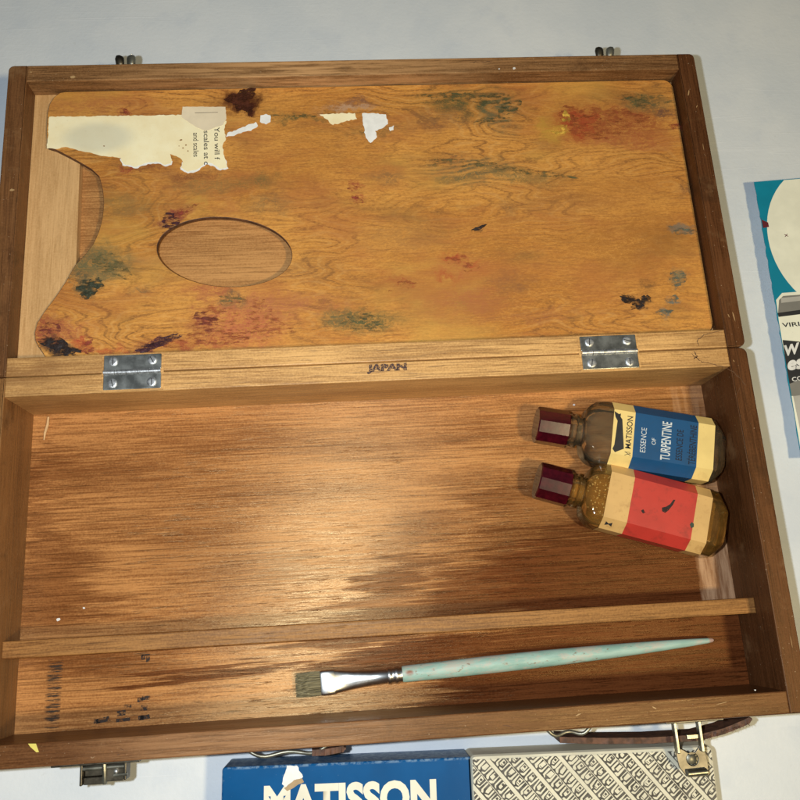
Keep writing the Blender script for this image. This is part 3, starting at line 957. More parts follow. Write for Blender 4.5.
hole = [(hc.x + 0.0028 * math.cos(2 * math.pi * k / 24), hc.y + 0.0028 * math.sin(2 * math.pi * k / 24)) for k in range(24)]
prism(bm, pts, ZT - 0.0004, ZT + 0.0006, 0.0002, holes=[hole])
obj('lever', bm, M['brass_dull'], rt)
bm = bmesh.new()
loft(bm, [[(hc.x + r * math.cos(2 * math.pi * k / 20), hc.y + r * math.sin(2 * math.pi * k / 20), ZT + z) for k in range(20)] for r, z in ((0.0024, -0.0014), (0.0024, -0.0006), (0.0015, -0.0002), (0.0004, 0.0))])
obj('rivet', bm, M['bronze_grey'], rt, smooth=40)
bm = bmesh.new()
yl_ = ybot + 0.0014
tube(bm, [(x0 + 0.0038, yl_, ZT + 0.0016), (x1 - 0.0004, yl_ + 0.0002, ZT + 0.0016)], 0.0016, 14)
obj('rolled_lip', bm, M['brass'], rt, smooth=50)

# what is left of the leather handle: two wire loops, a stub and a torn strap
hd = empty('handle', box)
hd['label'] = 'torn brown leather carrying handle with two wire loops'
ZH = H - 0.014
for (a, b, yy) in ((246, 330, 751), (546, 592, 735)):
    pa, pb = at(a, yy, ZH), at(b, yy - (b - a) * 0.03, ZH)
    bm = bmesh.new()
    n = 26
    cx, w_ = (pa.x + pb.x) / 2, (pb.x - pa.x) / 2
    pts = []
    for k in range(n + 1):
        t = math.pi * k / n
        pts.append((cx - w_ * math.cos(t) * 0.98, yb - 0.0004 - 0.0034 * max(0.0, math.sin(t)) ** 0.6 + 0.0008 * math.sin(5 * t), ZH + 0.0008 * math.sin(3 * t)))
    tube(bm, pts, 0.0009, 8)
    obj('loop', bm, M['bronze_grey'], hd, smooth='all')


def strap(name, px, zs, width, seed):
    """a leather strap standing on edge: px lists points of its near-top edge, width its height"""
    rnd = random.Random(seed)
    bm = bmesh.new()
    rings = []
    n = len(px)
    P = []
    for i in range(n - 1):
        for k in range(6):
            t = k / 6
            P.append((Vector(px[i]).lerp(Vector(px[i + 1]), t), zs[i] + (zs[i + 1] - zs[i]) * t))
    P.append((Vector(px[-1]), zs[-1]))
    for i, (p, z) in enumerate(P):
        c = at(p.x, p.y, z)
        j = rnd.uniform(-0.0004, 0.0004)
        th = 0.0013 * (0.35 if i > len(P) - 3 else 1)
        rings.append([(c.x, c.y - th, z + j), (c.x, c.y + th, z + j * 0.5), (c.x, min(c.y + th + 0.001, yb - 0.0004), z - width), (c.x, c.y - th + 0.0006, z - width)])
    loft(bm, rings)
    return obj(name, bm, M['leather'], hd)


strap('strap', [(560, 740), (600, 741), (650, 740.5), (700, 737.5), (725, 731), (745, 722.5), (752, 719)], [ZH, ZH - .001, ZH - .002, ZH - .002, ZH - .001, ZH, ZH + 0.001], 0.012, 3)
strap('strap', [(312, 753), (325, 752.5), (338, 750), (346, 748.5)], [ZH + 0.002, ZH + 0.002, ZH + 0.001, ZH], 0.006, 4)
bm = bmesh.new()
rnd = random.Random(5)
for k in range(46):
    t = rnd.random()
    c = at(700 + 48 * t, 737.5 - 16 * t + 1.5, ZH)
    d = Vector((rnd.uniform(-0.0008, 0.0012), -rnd.uniform(0.0006, 0.0018), rnd.uniform(-0.0005, 0.0006)))
    tube(bm, [c, c + d * 0.5 + Vector((rnd.uniform(-.0002, .0002), 0, 0)), c + d], [0.00014, 0.0001, 0.00004], 4)
obj('frayed_edge', bm, M['leather'], hd)

# ------------------------------------------------------------------ the palette lying in the lid
ZP0, ZP1 = ZS, H - 0.0090
def P(px, py, z=ZP1):
    p = at(px, py, z); return (p.x, p.y)


pal = empty('palette', loc=(0, 0.09, ZP0))
WORLD_ROOTS[pal.name] = Vector((0, 0.09, ZP0))
tag(pal, 'stained plywood artist palette with oval thumb hole lying in the box lid', 'palette')
out = [(50, 112), (52, 103), (57, 96), (63, 92), (70, 91)]
top = [P(*p_) for p_ in out]
ymax, ymin = DP - T - 0.0004, T + 0.0004
xr = HW - T - 0.0008
def arc(cx, cy, r, a0, a1, n=8):
    return [(cx + r * math.cos(math.radians(a0 + (a1 - a0) * k / n)), cy + r * math.sin(math.radians(a0 + (a1 - a0) * k / n))) for k in range(n + 1)]
outline = []
outline += [P(47, 147), P(46.5, 130), P(47.5, 112), P(49.5, 104), P(54, 97), P(60, 92.5)]
outline += [(P(66, 90)[0], ymax), (P(300, 86)[0], ymax)]
outline += arc(xr - 0.006, ymax - 0.006, 0.006, 90, 0)
outline += arc(xr - 0.0075, ymin + 0.0075, 0.0075, 0, -90)
outline += [(P(300, 340)[0], ymin), (P(48, 356)[0], ymin)]
outline += [P(42, 352), P(38, 346.5), P(35, 340), P(34.5, 333), P(37, 323), P(44, 312), P(56, 296), P(66, 281), P(75, 265), P(84, 255.5), P(93, 244), P(98.5, 232), P(102, 219), P(103.5, 204), P(102.5, 190), P(99, 176.5), P(91, 169), P(79, 162), P(66, 155), P(55, 149.5)]
hole = []
for k in range(64):
    a = 2 * math.pi * k / 64
    ex, ey = 67.5 * math.cos(a), 34.5 * math.sin(a)
    r_ = math.radians(4)
    hole.append(P(224.5 + ex * math.cos(r_) - ey * math.sin(r_), 252 + ex * math.sin(r_) + ey * math.cos(r_)))
bm = bmesh.new()
prism(bm, outline, ZP0 + 0.00002, ZP1, 0.0003, holes=[hole], side=1)
M['pedge'] = plain('grimy_palette_edge', (0.10, 0.04, 0.016), 0.6, var=0.5, vscale=250)
obj('board', bm, [M['palette'], M['pedge']], pal)


def dab_mat(name, col, lo=0.36, hi=0.56):
    g = G(name)
    v = g.coord()
    n = g.noise(g.mapped(v, (170, 620, 400)), 1, 5, 0.7).outputs[0]
    n2 = g.noise(v, 240, 4, 0.65).outputs[0]
    g.link(g.ramp(g.math('ADD', g.math('MULTIPLY', n, 0.6), g.math('MULTIPLY', n2, 0.4)), lo, hi), g.b.inputs['Alpha'])
    g.link(g.mix(g.ramp(n2, 0.3, 0.7), [x * 0.6 for x in col], [min(1, x * 1.5) for x in col]), g.b.inputs['Base Color'])
    g.b.inputs['Roughness'].default_value = 0.42
    g.bump(n2, 0.8, 0.0008)
    return g.m


DAB = {'black': dab_mat('dried_black_oil_paint', (0.026, 0.019, 0.018), 0.40, 0.60), 'purple': dab_mat('dried_purple_oil_paint', (0.065, 0.022, 0.028), 0.42, 0.62),
       'teal': dab_mat('dried_teal_oil_paint', (0.12, 0.135, 0.10), 0.44, 0.68), 'deepgreen': dab_mat('dried_deep_green_oil_paint', (0.050, 0.056, 0.034), 0.42, 0.62),
       'crimson': dab_mat('dried_crimson_oil_paint', (0.26, 0.05, 0.03), 0.46, 0.68), 'maroon': dab_mat('dried_maroon_oil_paint', (0.15, 0.035, 0.026), 0.48, 0.70), 'burnt': dab_mat('burnt_brown_varnish', (0.060, 0.016, 0.007), 0.36, 0.56),
       'red': dab_mat('dried_red_oil_paint', (0.30, 0.080, 0.027), 0.47, 0.74), 'sage': dab_mat('dried_sage_oil_paint', (0.13, 0.11, 0.045), 0.47, 0.72),
       'ochre': dab_mat('dried_ochre_oil_paint', (0.62, 0.38, 0.06), 0.44, 0.62), 'green': dab_mat('dried_green_oil_paint', (0.085, 0.084, 0.036), 0.47, 0.72)}
for kd, px, py, rx, ry, rot in (('black', 57, 345, 15, 8, 25), ('black', 72, 350.5, 9, 3, 8), ('purple', 162, 341.5, 17, 4, -17), ('purple', 150, 347, 13, 4, -8), ('deepgreen', 88, 289, 11, 8, -30), ('deepgreen', 95, 283, 8, 5, -10),
                                ('sage', 110, 262, 15, 9, 10), ('sage', 118, 272, 14, 6, 20), ('teal', 682, 231, 13, 4.5, 10), ('teal', 677, 279, 8, 10, 0), ('teal', 672, 299, 6, 4, 0), ('teal', 664, 312, 8, 3, -8),
                                ('black', 628, 299, 9, 4, 20), ('black', 637, 305, 8, 4, -20), ('black', 645, 299, 4, 5, 30), ('black', 479, 228, 7, 2.2, -20), ('crimson', 677, 127, 7, 6, 20), ('burnt', 241, 97, 14, 9, -8), ('burnt', 243, 104, 9, 8, 0), ('burnt', 250, 110, 4, 7, 0),
                                ('crimson', 352, 187, 6, 4, 0), ('crimson', 357, 200, 6, 4, 10), ('red', 403, 286, 12, 6, -10), ('crimson', 125, 112, 6, 3, 0), ('purple', 170, 221, 10, 7, -35), ('crimson', 183, 212, 16, 5, -28), ('crimson', 87, 346, 8, 7, 20), ('red', 455, 260, 10, 6, 0), ('red', 471, 267, 8, 5, 20),
                                ('red', 606, 122, 46, 16, 0), ('red', 578, 118, 22, 13, 0), ('ochre', 560, 129, 9, 6, 0), ('ochre', 566, 118, 5, 7, 0), ('green', 470, 98, 46, 9, 4), ('green', 508, 110, 10, 14, 30), ('green', 490, 120, 22, 4, -15), ('sage', 455, 163, 32, 6, 5), ('sage', 530, 172, 44, 4, 12), ('green', 362, 322, 26, 8, 0), ('sage', 645, 101, 26, 8, 8), ('green', 632, 97, 11, 5, 0), ('red', 240, 322, 55, 18, 0), ('red', 215, 340, 48, 6, 0), ('maroon', 208, 320, 14, 9, 0), ('maroon', 50, 328, 8, 10, 20), ('green', 308, 115, 30, 2.5, 0), ('sage', 234, 298, 12, 6, 0)):
    c_ = at(px, py, ZP1)
    rnd = random.Random(int(px * 7 + py))
    ph = [rnd.uniform(0, 6.28) for _ in range(4)]
    pts = []
    for k in range(40):
        a = 2 * math.pi * k / 40
        r_ = 1 + 0.20 * math.sin(2 * a + ph[0]) + 0.16 * math.sin(3 * a + ph[1]) + 0.10 * math.sin(7 * a + ph[2]) + rnd.uniform(-0.12, 0.12)
        x_, y_ = rx * 0.00053 * r_ * math.cos(a), ry * 0.00053 * r_ * math.sin(a)
        cr_, sr_ = math.cos(math.radians(-rot)), math.sin(math.radians(-rot))
        pts.append((c_.x + x_ * cr_ - y_ * sr_, c_.y + x_ * sr_ + y_ * cr_))
    bm = bmesh.new()
    prism(bm, pts, ZP1 + 0.00001 + rnd.uniform(0, 0.00002), ZP1 + (0.00012 if kd not in ('red', 'sage', 'green') else 0.00006) + rnd.uniform(0, 0.00004))
    obj('paint_dab', bm, DAB[kd], pal)


def paper(name, pts, z, th, mat, amp=0.00035, tear=True, seed=1, label=None):
    pts = [P(*q_, z) for q_ in pts]
    if tear: pts = ragged(ccw(pts), 0.0011, amp, random.Random(seed))
    bm = bmesh.new()
    prism(bm, pts, z, z + th)
    o = obj(name, bm, mat, pal)
    if label: o['label'] = label
    return o


def torn_paper_mat():
    g = G('torn_cream_paper')
    v = g.coord()
    n = g.noise(v, 55, 4, 0.6).outputs[0]
    c = g.mix(g.ramp(n, 0.3, 0.7), (0.90, 0.77, 0.46), (0.97, 0.88, 0.58))
    a = g.spot(v, at(98, 138, ZP1), (0.024, 0.012), 0, 0.5)
    c = g.mix(g.math('MULTIPLY', a, 0.6), c, (0.60, 0.58, 0.44))
    n2 = g.ramp(g.noise(v, 700, 2, 0.6).outputs[0], 0.62, 0.75)
    c = g.mix(g.math('MULTIPLY', n2, 0.15), c, (0.45, 0.36, 0.2))
    # the white core shows along the torn lower edge
    g.link(c, g.b.inputs['Base Color'])
    g.b.inputs['Roughness'].default_value = 0.6
    g.bump(n, 0.2, 0.0003)
    return g.m


M['torn'] = torn_paper_mat()
M['paper_core'] = plain('white_torn_paper_core', (0.84, 0.83, 0.78), 0.8, var=0.06, vscale=300, bump=0.2)
Z1 = ZP1 + 0.0002
edge = [(226.6, 121), (224, 129.5), (226, 139), (222.5, 146), (224.7, 158), (227.5, 167.5), (220, 169), (213, 164), (206, 162.5), (198, 169), (188, 172), (181, 168), (183, 162), (180, 158), (170, 154), (172, 160), (171, 163.5), (165, 165), (158, 162), (148, 162.5), (136, 167), (123.5, 164), (121, 158), (104, 156), (85, 152), (66, 147), (55, 149), (47, 148.5)]
paper('torn_label', [(49.3, 117), (182, 115)] + edge[0:1] + edge[1:], Z1, 0.00012, M['torn'], 0.0003, True, 2, 'torn cream paper label with printed words')
core = [(226, 160), (228.5, 168.5), (220.5, 170.5), (213, 166), (206, 164.5), (198, 171), (188, 173.5), (180.5, 169.5), (182, 162), (190, 164), (205, 158)]
paper('torn_edge', core, Z1 - 0.00001, 0.00009, M['paper_core'], 0.0004, True, 5)
core = [(172.5, 161), (171.5, 165), (165, 166.5), (158, 163.5), (148, 164), (136, 168.5), (122.5, 165.5), (120, 158.5), (140, 159), (160, 158)]
paper('torn_edge', core, Z1 - 0.00001, 0.00009, M['paper_core'], 0.0004, True, 6)
paper('paper_tab', [(182.6, 106.8), (225.5, 107), (226.5, 119), (223, 125), (214, 128), (206, 131), (196, 127), (187, 121), (181.5, 117)], Z1 + 0.00013, 0.0001, M['paper_tab'], 0.00015, True, 7)
bm = bmesh.new()
a_, b_ = at(195, 113.4, ZP1), at(218, 112.8, ZP1)
tube(bm, [(a_.x, a_.y, ZP1 + 0.0003), (b_.x, b_.y, ZP1 + 0.0003)], 0.00022, 6)
obj('staple', bm, M['staple'], pal)
for k, pts in enumerate(([(228, 132.5), (236, 130.5), (243, 127), (251, 124), (256, 122), (258, 126), (251, 131), (243, 132), (234, 136), (226, 137)],
                         [(260.5, 115.5), (266, 114), (270.5, 115.5), (270.5, 122), (266, 124.5), (260, 122)],
                         [(319.5, 114.5), (333, 113.5), (355, 113.2), (357, 119), (345, 121.5), (333, 125), (326, 119)],
                         [(362, 113.5), (374, 113.2), (386, 114.5), (388, 124), (383, 128), (375, 131), (377, 137), (370.5, 143), (366, 138), (363, 125)],
                         [(389, 127.5), (394, 125.5), (393.5, 130), (390, 131)])):
    paper('paper_scrap', pts, Z1, 0.00011, M['torn'] if k in (2,) else M['paper_core'], 0.0004, True, 20 + k)
M['print'] = worn_ink('faint_typewriter_ink', (0.02, 0.02, 0.022), 0.55, 0.75, 1500)
for body, px, y0, y1 in (('You will f', 214.3, 127.5, 160), ('scales at c', 203.7, 131, 165), ('and scales', 193.2, 133, 157)):
    a_, b_ = at(px, y0, ZP1 + 0.0002), at(px + 0.3, y1, ZP1 + 0.0002)
    a_.z = b_.z = Z1 + 0.00015
    text(body, pal, M['print'], a_, b_ - a_, (1, 0.02, 0), ((b_ - a_).length, 0.0029), 'printed_words', 0.005, lift=0.00004)
M['foxing'] = plain('brown_foxing', (0.30, 0.16, 0.06), 0.7)
for it in [(181, 140, 3, 2, 0), (186, 145, 2, 2, 0), (183, 148, 2, 1.5, 0), (188, 151, 1.5, 2, 0), (104, 146, 2, 1.5, 0), (179, 146, 1.5, 1, 0)]:
    quads('foxing_spot', pal, M['foxing'], [it], Z1 + 0.00013, 0.00003)

# ------------------------------------------------------------------ bottles
BW, BT, CH = 0.0335, 0.0235, 0.0052


def oct_ring(x, w, t, ch, n=8, k=0.0, rad=0.0):
    """bottle cross-section at x: chamfered rectangle (w wide in y, t thick in z) blended by k to a circle of radius rad"""
    c = []
    hw, ht = w / 2, t / 2
    corners = [(hw, -ht + ch), (hw, ht - ch), (hw - ch, ht), (-hw + ch, ht), (-hw, ht - ch), (-hw, -ht + ch), (-hw + ch, -ht), (hw - ch, -ht)]
    for i in range(8):
        a, b = Vector(corners[i]), Vector(corners[(i + 1) % 8])
        for j in range(n):
            # bunch points near the corners so that they stay softly rounded
            p = a.lerp(b, (j + 0.5) / n)
            ang = math.atan2(p.y / ht, p.x / hw)
            q_ = Vector((rad * math.cos(ang), rad * math.sin(ang)))
            p = p.lerp(q_, k)
            c.append((x, p.x, p.y + BT / 2))
    return c


def glass(name, tint, film, film_amt, rough=0.03):
    g = G(name)
    t = g.t
    t.nodes.remove(g.b)
    v = g.coord()
    n = g.noise(g.mapped(v, (60, 160, 160)), 1, 4, 0.6, 0.6).outputs[0]
    col = g.mix(g.ramp(n, 0.3, 0.7), [x * 0.90 for x in tint], tint)
    tr = g.n('ShaderNodeBsdfTransparent', {'Color': col}).outputs[0]
    wv = g.n('ShaderNodeBump', {'Height': g.noise(v, 70, 2, 0.5).outputs[0], 'Strength': 0.25, 'Distance': 0.001}).outputs[0]
    rf = g.n('ShaderNodeBsdfRefraction', {'Color': col, 'Roughness': rough, 'IOR': 1.25, 'Normal': wv}).outputs[0]
    m1 = g.n('ShaderNodeMixShader', {0: 0.14, 1: tr, 2: rf}).outputs[0]
    fd = g.n('ShaderNodeBsdfDiffuse', {'Color': (*film, 1)}).outputs[0]
    fa = g.math('MULTIPLY', g.ramp(n, 0.25, 0.75, 0.5, 1.3), film_amt)
    m2 = g.n('ShaderNodeMixShader', {0: fa, 1: m1, 2: fd}).outputs[0]
    gl = g.n('ShaderNodeBsdfGlossy', {'Color': (1, 1, 1, 1), 'Roughness': 0.06, 'Normal': wv}).outputs[0]
    fr = g.n('ShaderNodeFresnel', {'IOR': 1.58, 'Normal': wv}).outputs[0]
    m3 = g.n('ShaderNodeMixShader', {0: fr, 1: m2, 2: gl}).outputs[0]
    g.link(m3, g.out.inputs[0])
    return g.m


M['glass_grey'] = glass('cloudy_bottle_glass', (0.985, 0.93, 0.81), (0.62, 0.47, 0.28), 0.07)
M['glass_amber'] = glass('amber_bottle_glass', (0.998, 0.93, 0.73), (1.0, 0.50, 0.11), 0.08)
g = G('dark_red_cap_plastic')
v = g.coord()
n = g.noise(v, 300, 3).outputs[0]
g.link(g.mix(g.ramp(n, 0.3, 0.7), (0.034, 0.0012, 0.004), (0.066, 0.0025, 0.007)), g.b.inputs['Base Color'])
g.b.inputs['Roughness'].default_value = 0.19
g.b.inputs['Specular IOR Level'].default_value = 1.0
g.bump(g.noise(v, 350, 2).outputs[0], 0.03, 0.0004)
M['cap'] = g.m
M['liner'] = plain('cork_cap_liner', (0.3, 0.18, 0.08), 0.7)


def label_paper(name, col, wear, rough=0.45, amt=0.3):
    g = G(name)
    v = g.coord()
    n = g.ramp(g.noise(v, 170, 5, 0.65).outputs[0], 0.5, 0.75)
    n2 = g.ramp(g.noise(g.mapped(v, (50, 50, 50)), 1, 3, 0.6).outputs[0], 0.35, 0.7)
    c = g.mix(g.math('MULTIPLY', n2, 0.45), col, [x * 0.72 for x in col])
    c = g.mix(g.math('MULTIPLY', n, amt), c, wear)
    sp = g.ramp(g.noise(v, 900, 2).outputs[0], 0.68, 0.76)
    c = g.mix(g.math('MULTIPLY', sp, 0.4), c, wear)
    g.link(c, g.b.inputs['Base Color'])
    g.b.inputs['Roughness'].default_value = rough
    g.bump(g.noise(v, 260, 3).outputs[0], 0.12, 0.0003)
    return g.m


M['cream'] = label_paper('cream_label_paper', (0.84, 0.62, 0.22), (0.50, 0.33, 0.12))
M['blue'] = label_paper('blue_label_print', (0.006, 0.075, 0.19), (0.02, 0.05, 0.08))
M['ochre'] = label_paper('ochre_label_paper', (0.66, 0.40, 0.14), (0.34, 0.17, 0.05), amt=0.6)
M['red'] = label_paper('red_label_print', (0.52, 0.040, 0.026), (0.20, 0.028, 0.018), amt=0.55)
M['silver'] = plain('pale_label_lettering', (0.62, 0.66, 0.64), 0.45, var=0.1)
M['grey_print'] = plain('dim_label_lettering', (0.30, 0.36, 0.42), 0.5)
M['dark_print'] = worn_ink('dark_blue_lettering', (0.004, 0.012, 0.03), 0.55, 0.75, 1200)


def bottle(kind, cap_end, end, lab, bands, gmat, label):
    a = math.atan2(cap_end.y - end.y, cap_end.x - end.x)
    L = (cap_end - end).length
    r = empty(kind, loc=(end.x, end.y, ZF + 0.0001), rz=a)
    tag(r, label, 'bottle')
    xs_, xn, xc = L - 0.0345, L - 0.0235, L - 0.0170     # shoulder start, neck start, cap start
    NR = 0.0076
    def rings(inset):
        R = []
        w_, t_ = BW - 2 * inset, BT - 2 * inset
        i = inset
        R.append(oct_ring(i * 2.2, w_ - 0.0125, t_ - 0.0085, CH * 0.6))
        R.append(oct_ring(i * 2.0 + 0.0005, w_ - 0.0115, t_ - 0.0075, CH * 0.62))
        R.append(oct_ring(i * 1.5 + 0.0056, w_ - 0.0004, t_ - 0.0004, CH))
        R.append(oct_ring(i + 0.0062, w_, t_, CH))
        for k in range(1, 5):
            R.append(oct_ring(0.0062 + (xs_ - 0.0062) * k / 4, w_, t_, CH))
        for k in range(1, 11):
            t = k / 10
            s = 1 - math.sqrt(max(0, 1 - t ** 2.1))     # a round shoulder
            R.append(oct_ring(xs_ + (xn - xs_) * t, w_, t_, CH, k=min(1, s + 0.0), rad=NR - i * 0.8))
        R.append(oct_ring(xn + 0.0006, w_, t_, CH, k=1, rad=NR - i * 0.8))
        return R
    bm = bmesh.new()
    R = rings(0)
    x = xn + 0.0006
    for dx, rr in ((0.0012, NR), (0.0016, NR + 0.0012), (0.0028, NR + 0.0014), (0.0033, NR + 0.0002), (0.0046, NR), (0.0049, NR + 0.0009), (0.0056, NR + 0.0009), (0.0060, NR)):
        R.append(oct_ring(x + dx, BW, BT, CH, k=1, rad=rr))
    R.append(oct_ring(xc + 0.004, BW, BT, CH, k=1, rad=NR))
    loft(bm, R)
    n_out = len(bm.faces)
    inner = rings(0.0018) + [oct_ring(xc + 0.003, BW, BT, CH, k=1, rad=NR - 0.0018)]
    vs = loft(bm, inner)
    body = obj('glass_body', bm, gmat, r, smooth=28)
    # normals: outer shell out, inner shell towards the cavity
    me = body.data
    b2 = bmesh.new(); b2.from_mesh(me); b2.faces.ensure_lookup_table()
    cen = Vector((L * 0.4, 0, BT / 2))
    b2.normal_update()
    for i_, f in enumerate(b2.faces):
        c_ = f.calc_center_median()
        axis = Vector((min(max(c_.x, 0.01), xn), 0, BT / 2))
        outward = f.normal.dot(c_ - axis) > 0
        if (i_ < n_out) != outward: f.normal_flip()
    b2.to_mesh(me); b2.free()
    # ten-sided cap
    bm = bmesh.new()
    CR = 0.0098
    roll = math.radians(74)
    def cr(x, rr): return [(x, rr * math.cos(roll + math.radians(18) + 2 * math.pi * k / 10), BT / 2 + rr * math.sin(roll + math.radians(18) + 2 * math.pi * k / 10)) for k in range(10)]
    loft(bm, [cr(xc + 0.0006, CR * 0.96), cr(xc + 0.0010, CR), cr(L - 0.0006, CR * 0.985), cr(L, CR * 0.94)])
    cp = obj('cap', bm, M['cap'], r)
    # label: front face, both chamfers and both sides
    lm = empty('label', r)
    hw, ht = BW / 2 + 0.00012, BT / 2 + 0.00012
    prof = [(hw, -ht + CH + 0.004), (hw, ht - CH), (hw - CH, ht), (-hw + CH, ht), (-hw, ht - CH), (-hw, -ht + CH + 0.004)]
    x = lab[0]
    for frac, mat, nm in bands:
        x2 = x + (lab[1] - lab[0]) * frac
        bm = bmesh.new()
        va = [bm.verts.new((x, y, z + BT / 2)) for y, z in prof]
        vb = [bm.verts.new((x2, y, z + BT / 2)) for y, z in prof]
        vc = [bm.verts.new((x, y * 0.996, BT / 2 + z - 0.00008)) for y, z in prof]
        vd = [bm.verts.new((x2, y * 0.996, BT / 2 + z - 0.00008)) for y, z in prof]
        for k in range(5):
            bm.faces.new((va[k], va[k + 1], vb[k + 1], vb[k]))
            bm.faces.new((vc[k], vd[k], vd[k + 1], vc[k + 1]))
            bm.faces.new((va[k], vc[k], vc[k + 1], va[k + 1]))
            bm.faces.new((vb[k], vb[k + 1], vd[k + 1], vd[k]))
        obj(nm, bm, M[mat], lm)
        x = x2
    return r, lm, BT + 0.00014


def off(p, z): return at(p[0], p[1], z)


b1, l1, zt1 = bottle('turpentine_bottle', Vector((0.0826, -0.0303)), Vector((0.1782, -0.0510)), (0.0078, 0.0605),
                     ((0.165, 'cream', 'cream_band'), (0.625, 'blue', 'blue_band'), (0.21, 'cream', 'cream_band')), M['glass_grey'],
                     'glass bottle with dark red cap and blue and cream turpentine label')
b2, l2, zt2 = bottle('medium_bottle', Vector((0.0802, -0.0597)), Vector((0.1722, -0.0893)), (0.0105, 0.0628),
                     ((0.15, 'ochre', 'ochre_band'), (0.62, 'red', 'red_band'), (0.23, 'ochre', 'ochre_band')), M['glass_amber'],
                     'amber glass bottle with dark red cap and stained red label')
U, V = (0, -1, 0), (1, 0, 0)
fw = BW - 2 * CH                                     # width of the flat front
xb = 0.0078 + 0.0527 * 0.165
# black banner with the maker's name in the cream band
xt = 0.0078 + 0.0527 * 0.79
bm = bmesh.new()
xk = xt; xt = xk + 0.0016
pts = [(xt + 0.0030, fw * 0.36), (xt + 0.0074, fw * 0.47), (xt + 0.0088, fw * 0.40), (xt + 0.0080, fw * 0.30), (xt + 0.0074, -fw * 0.25), (xt + 0.0086, -fw * 0.33), (xt + 0.0094, -fw * 0.46), (xt + 0.0070, -fw * 0.41), (xt + 0.0060, -fw * 0.43), (xt + 0.0060, -fw * 0.35), (xt + 0.0050, -fw * 0.30)]
prism(bm, pts, zt1, zt1 + 0.00005)
obj('banner_print', bm, M['ink'], l1); xt = xk
text('MATISSON', l1, M['ink'], (xt + 0.0011, fw * 0.34, zt1), U, V, (fw * 0.74, 0.0030), 'brand_lettering', 0.012)
bm = bmesh.new()
for a_, b_ in (((xt + 0.0010, fw * 0.44), (xt + 0.0040, fw * 0.50)), ((xt + 0.0040, fw * 0.42), (xt + 0.0010, fw * 0.49)), ((xt + 0.0012, fw * 0.42), (xt + 0.0040, fw * 0.43))):
    tube(bm, [(a_[0], a_[1], zt1 + 0.0001), (b_[0], b_[1], zt1 + 0.0001)], 0.00014, 5, flat=0.4)
obj('emblem_print', bm, M['ink'], l1)
xe = xt - 0.0012
text('ESSENCE', l1, M['silver'], (xe - 0.0052, fw * 0.37, zt1), U, V, (fw * 0.56, 0.0028), 'lettering', 0.0)
text('OF', l1, M['silver'], (xe - 0.0102, fw * 0.16, zt1), U, V, (fw * 0.15, 0.0021), 'lettering', 0.0)
text('TURPENTINE', l1, M['silver'], (xe - 0.0180, fw * 0.47, zt1), U, V, (fw * 0.88, 0.0050), 'lettering', 0.012)
text('ESSENCE DE', l1, M['dark_print'], (xe - 0.0242, fw * 0.42, zt1), U, V, (fw * 0.70, 0.0034), 'lettering', 0.012)
text('T\u00c9R\u00c9BENTHINE', l1, M['dark_print'], (xe - 0.0310, fw * 0.47, zt1), U, V, (fw * 0.90, 0.0044), 'lettering', 0.012)
# stains on the red label
def local_blob(parent, name, mat, pts, z):
    bm = bmesh.new(); prism(bm, pts, z, z + 0.00004); return obj(name, bm, mat, parent)
xm = 0.0300
M['stain'] = worn_ink('black_paint_stain', (0.02, 0.008, 0.006), 0.5, 0.72, 700)
local_blob(l2, 'stain', M['stain'], [(xm + 0.0050, -0.0002), (xm + 0.0046, 0.0016), (xm + 0.0030, 0.0020), (xm + 0.0016, 0.0004), (xm - 0.0002, -0.0030), (xm - 0.0010, -0.0058), (xm, -0.0056), (xm + 0.0012, -0.0030), (xm + 0.0030, -0.0012)], zt2)
local_blob(l2, 'stain', M['stain'], [(xm + 0.0140, 0.0030), (xm + 0.0150, 0.0040), (xm + 0.0138, 0.0052), (xm + 0.0126, 0.0044)], zt2)
M['green_stain'] = plain('dark_green_stain', (0.03, 0.05, 0.03), 0.6)
local_blob(l2, 'stain', M['green_stain'], [(0.0192, 0.0030), (0.0200, 0.0045), (0.0190, 0.0062), (0.0178, 0.0052), (0.0180, 0.0036)], zt2)
# little black bow mark printed on the chamfer
bm = bmesh.new()
xc_ = 0.0590
yy0 = BW / 2 - CH * 0.5
bow = [(-0.0016, -0.0014), (0, -0.0004), (0.0016, -0.0014), (0.0018, 0.0010), (0, 0.0002), (-0.0018, 0.0010)]
vs = []
for (dx, ds) in bow:
    s_ = ds * 0.7071
    vs.append(bm.verts.new((xc_ + dx, yy0 + s_ + 0.00022, BT - CH * 0.5 - s_ + 0.00022)))
bm.faces.new(vs)
obj('bow_print', bm, M['ink'], l2)
# droplets stuck inside the shoulder of the amber bottle
bm = bmesh.new()
rnd = random.Random(11)
for k in range(70):
    x = rnd.uniform(0.0615, 0.0715); y = rnd.uniform(-0.0105, 0.0105)
    t = max(0, (x - 0.0623) / 0.011)
    zz = BT - 0.0024 - 0.006 * t * t - 0.004 * (y / 0.012) ** 2 * (1 + t)
    bmesh.ops.create_icosphere(bm, subdivisions=1, radius=rnd.uniform(0.0002, 0.00055), matrix=Matrix.Translation((x, y, zz)))
M['drop'] = plain('pale_droplets', (0.62, 0.52, 0.38), 0.15, var=0.1)
dr = obj('droplets', bm, M['drop'], b2, smooth='all')

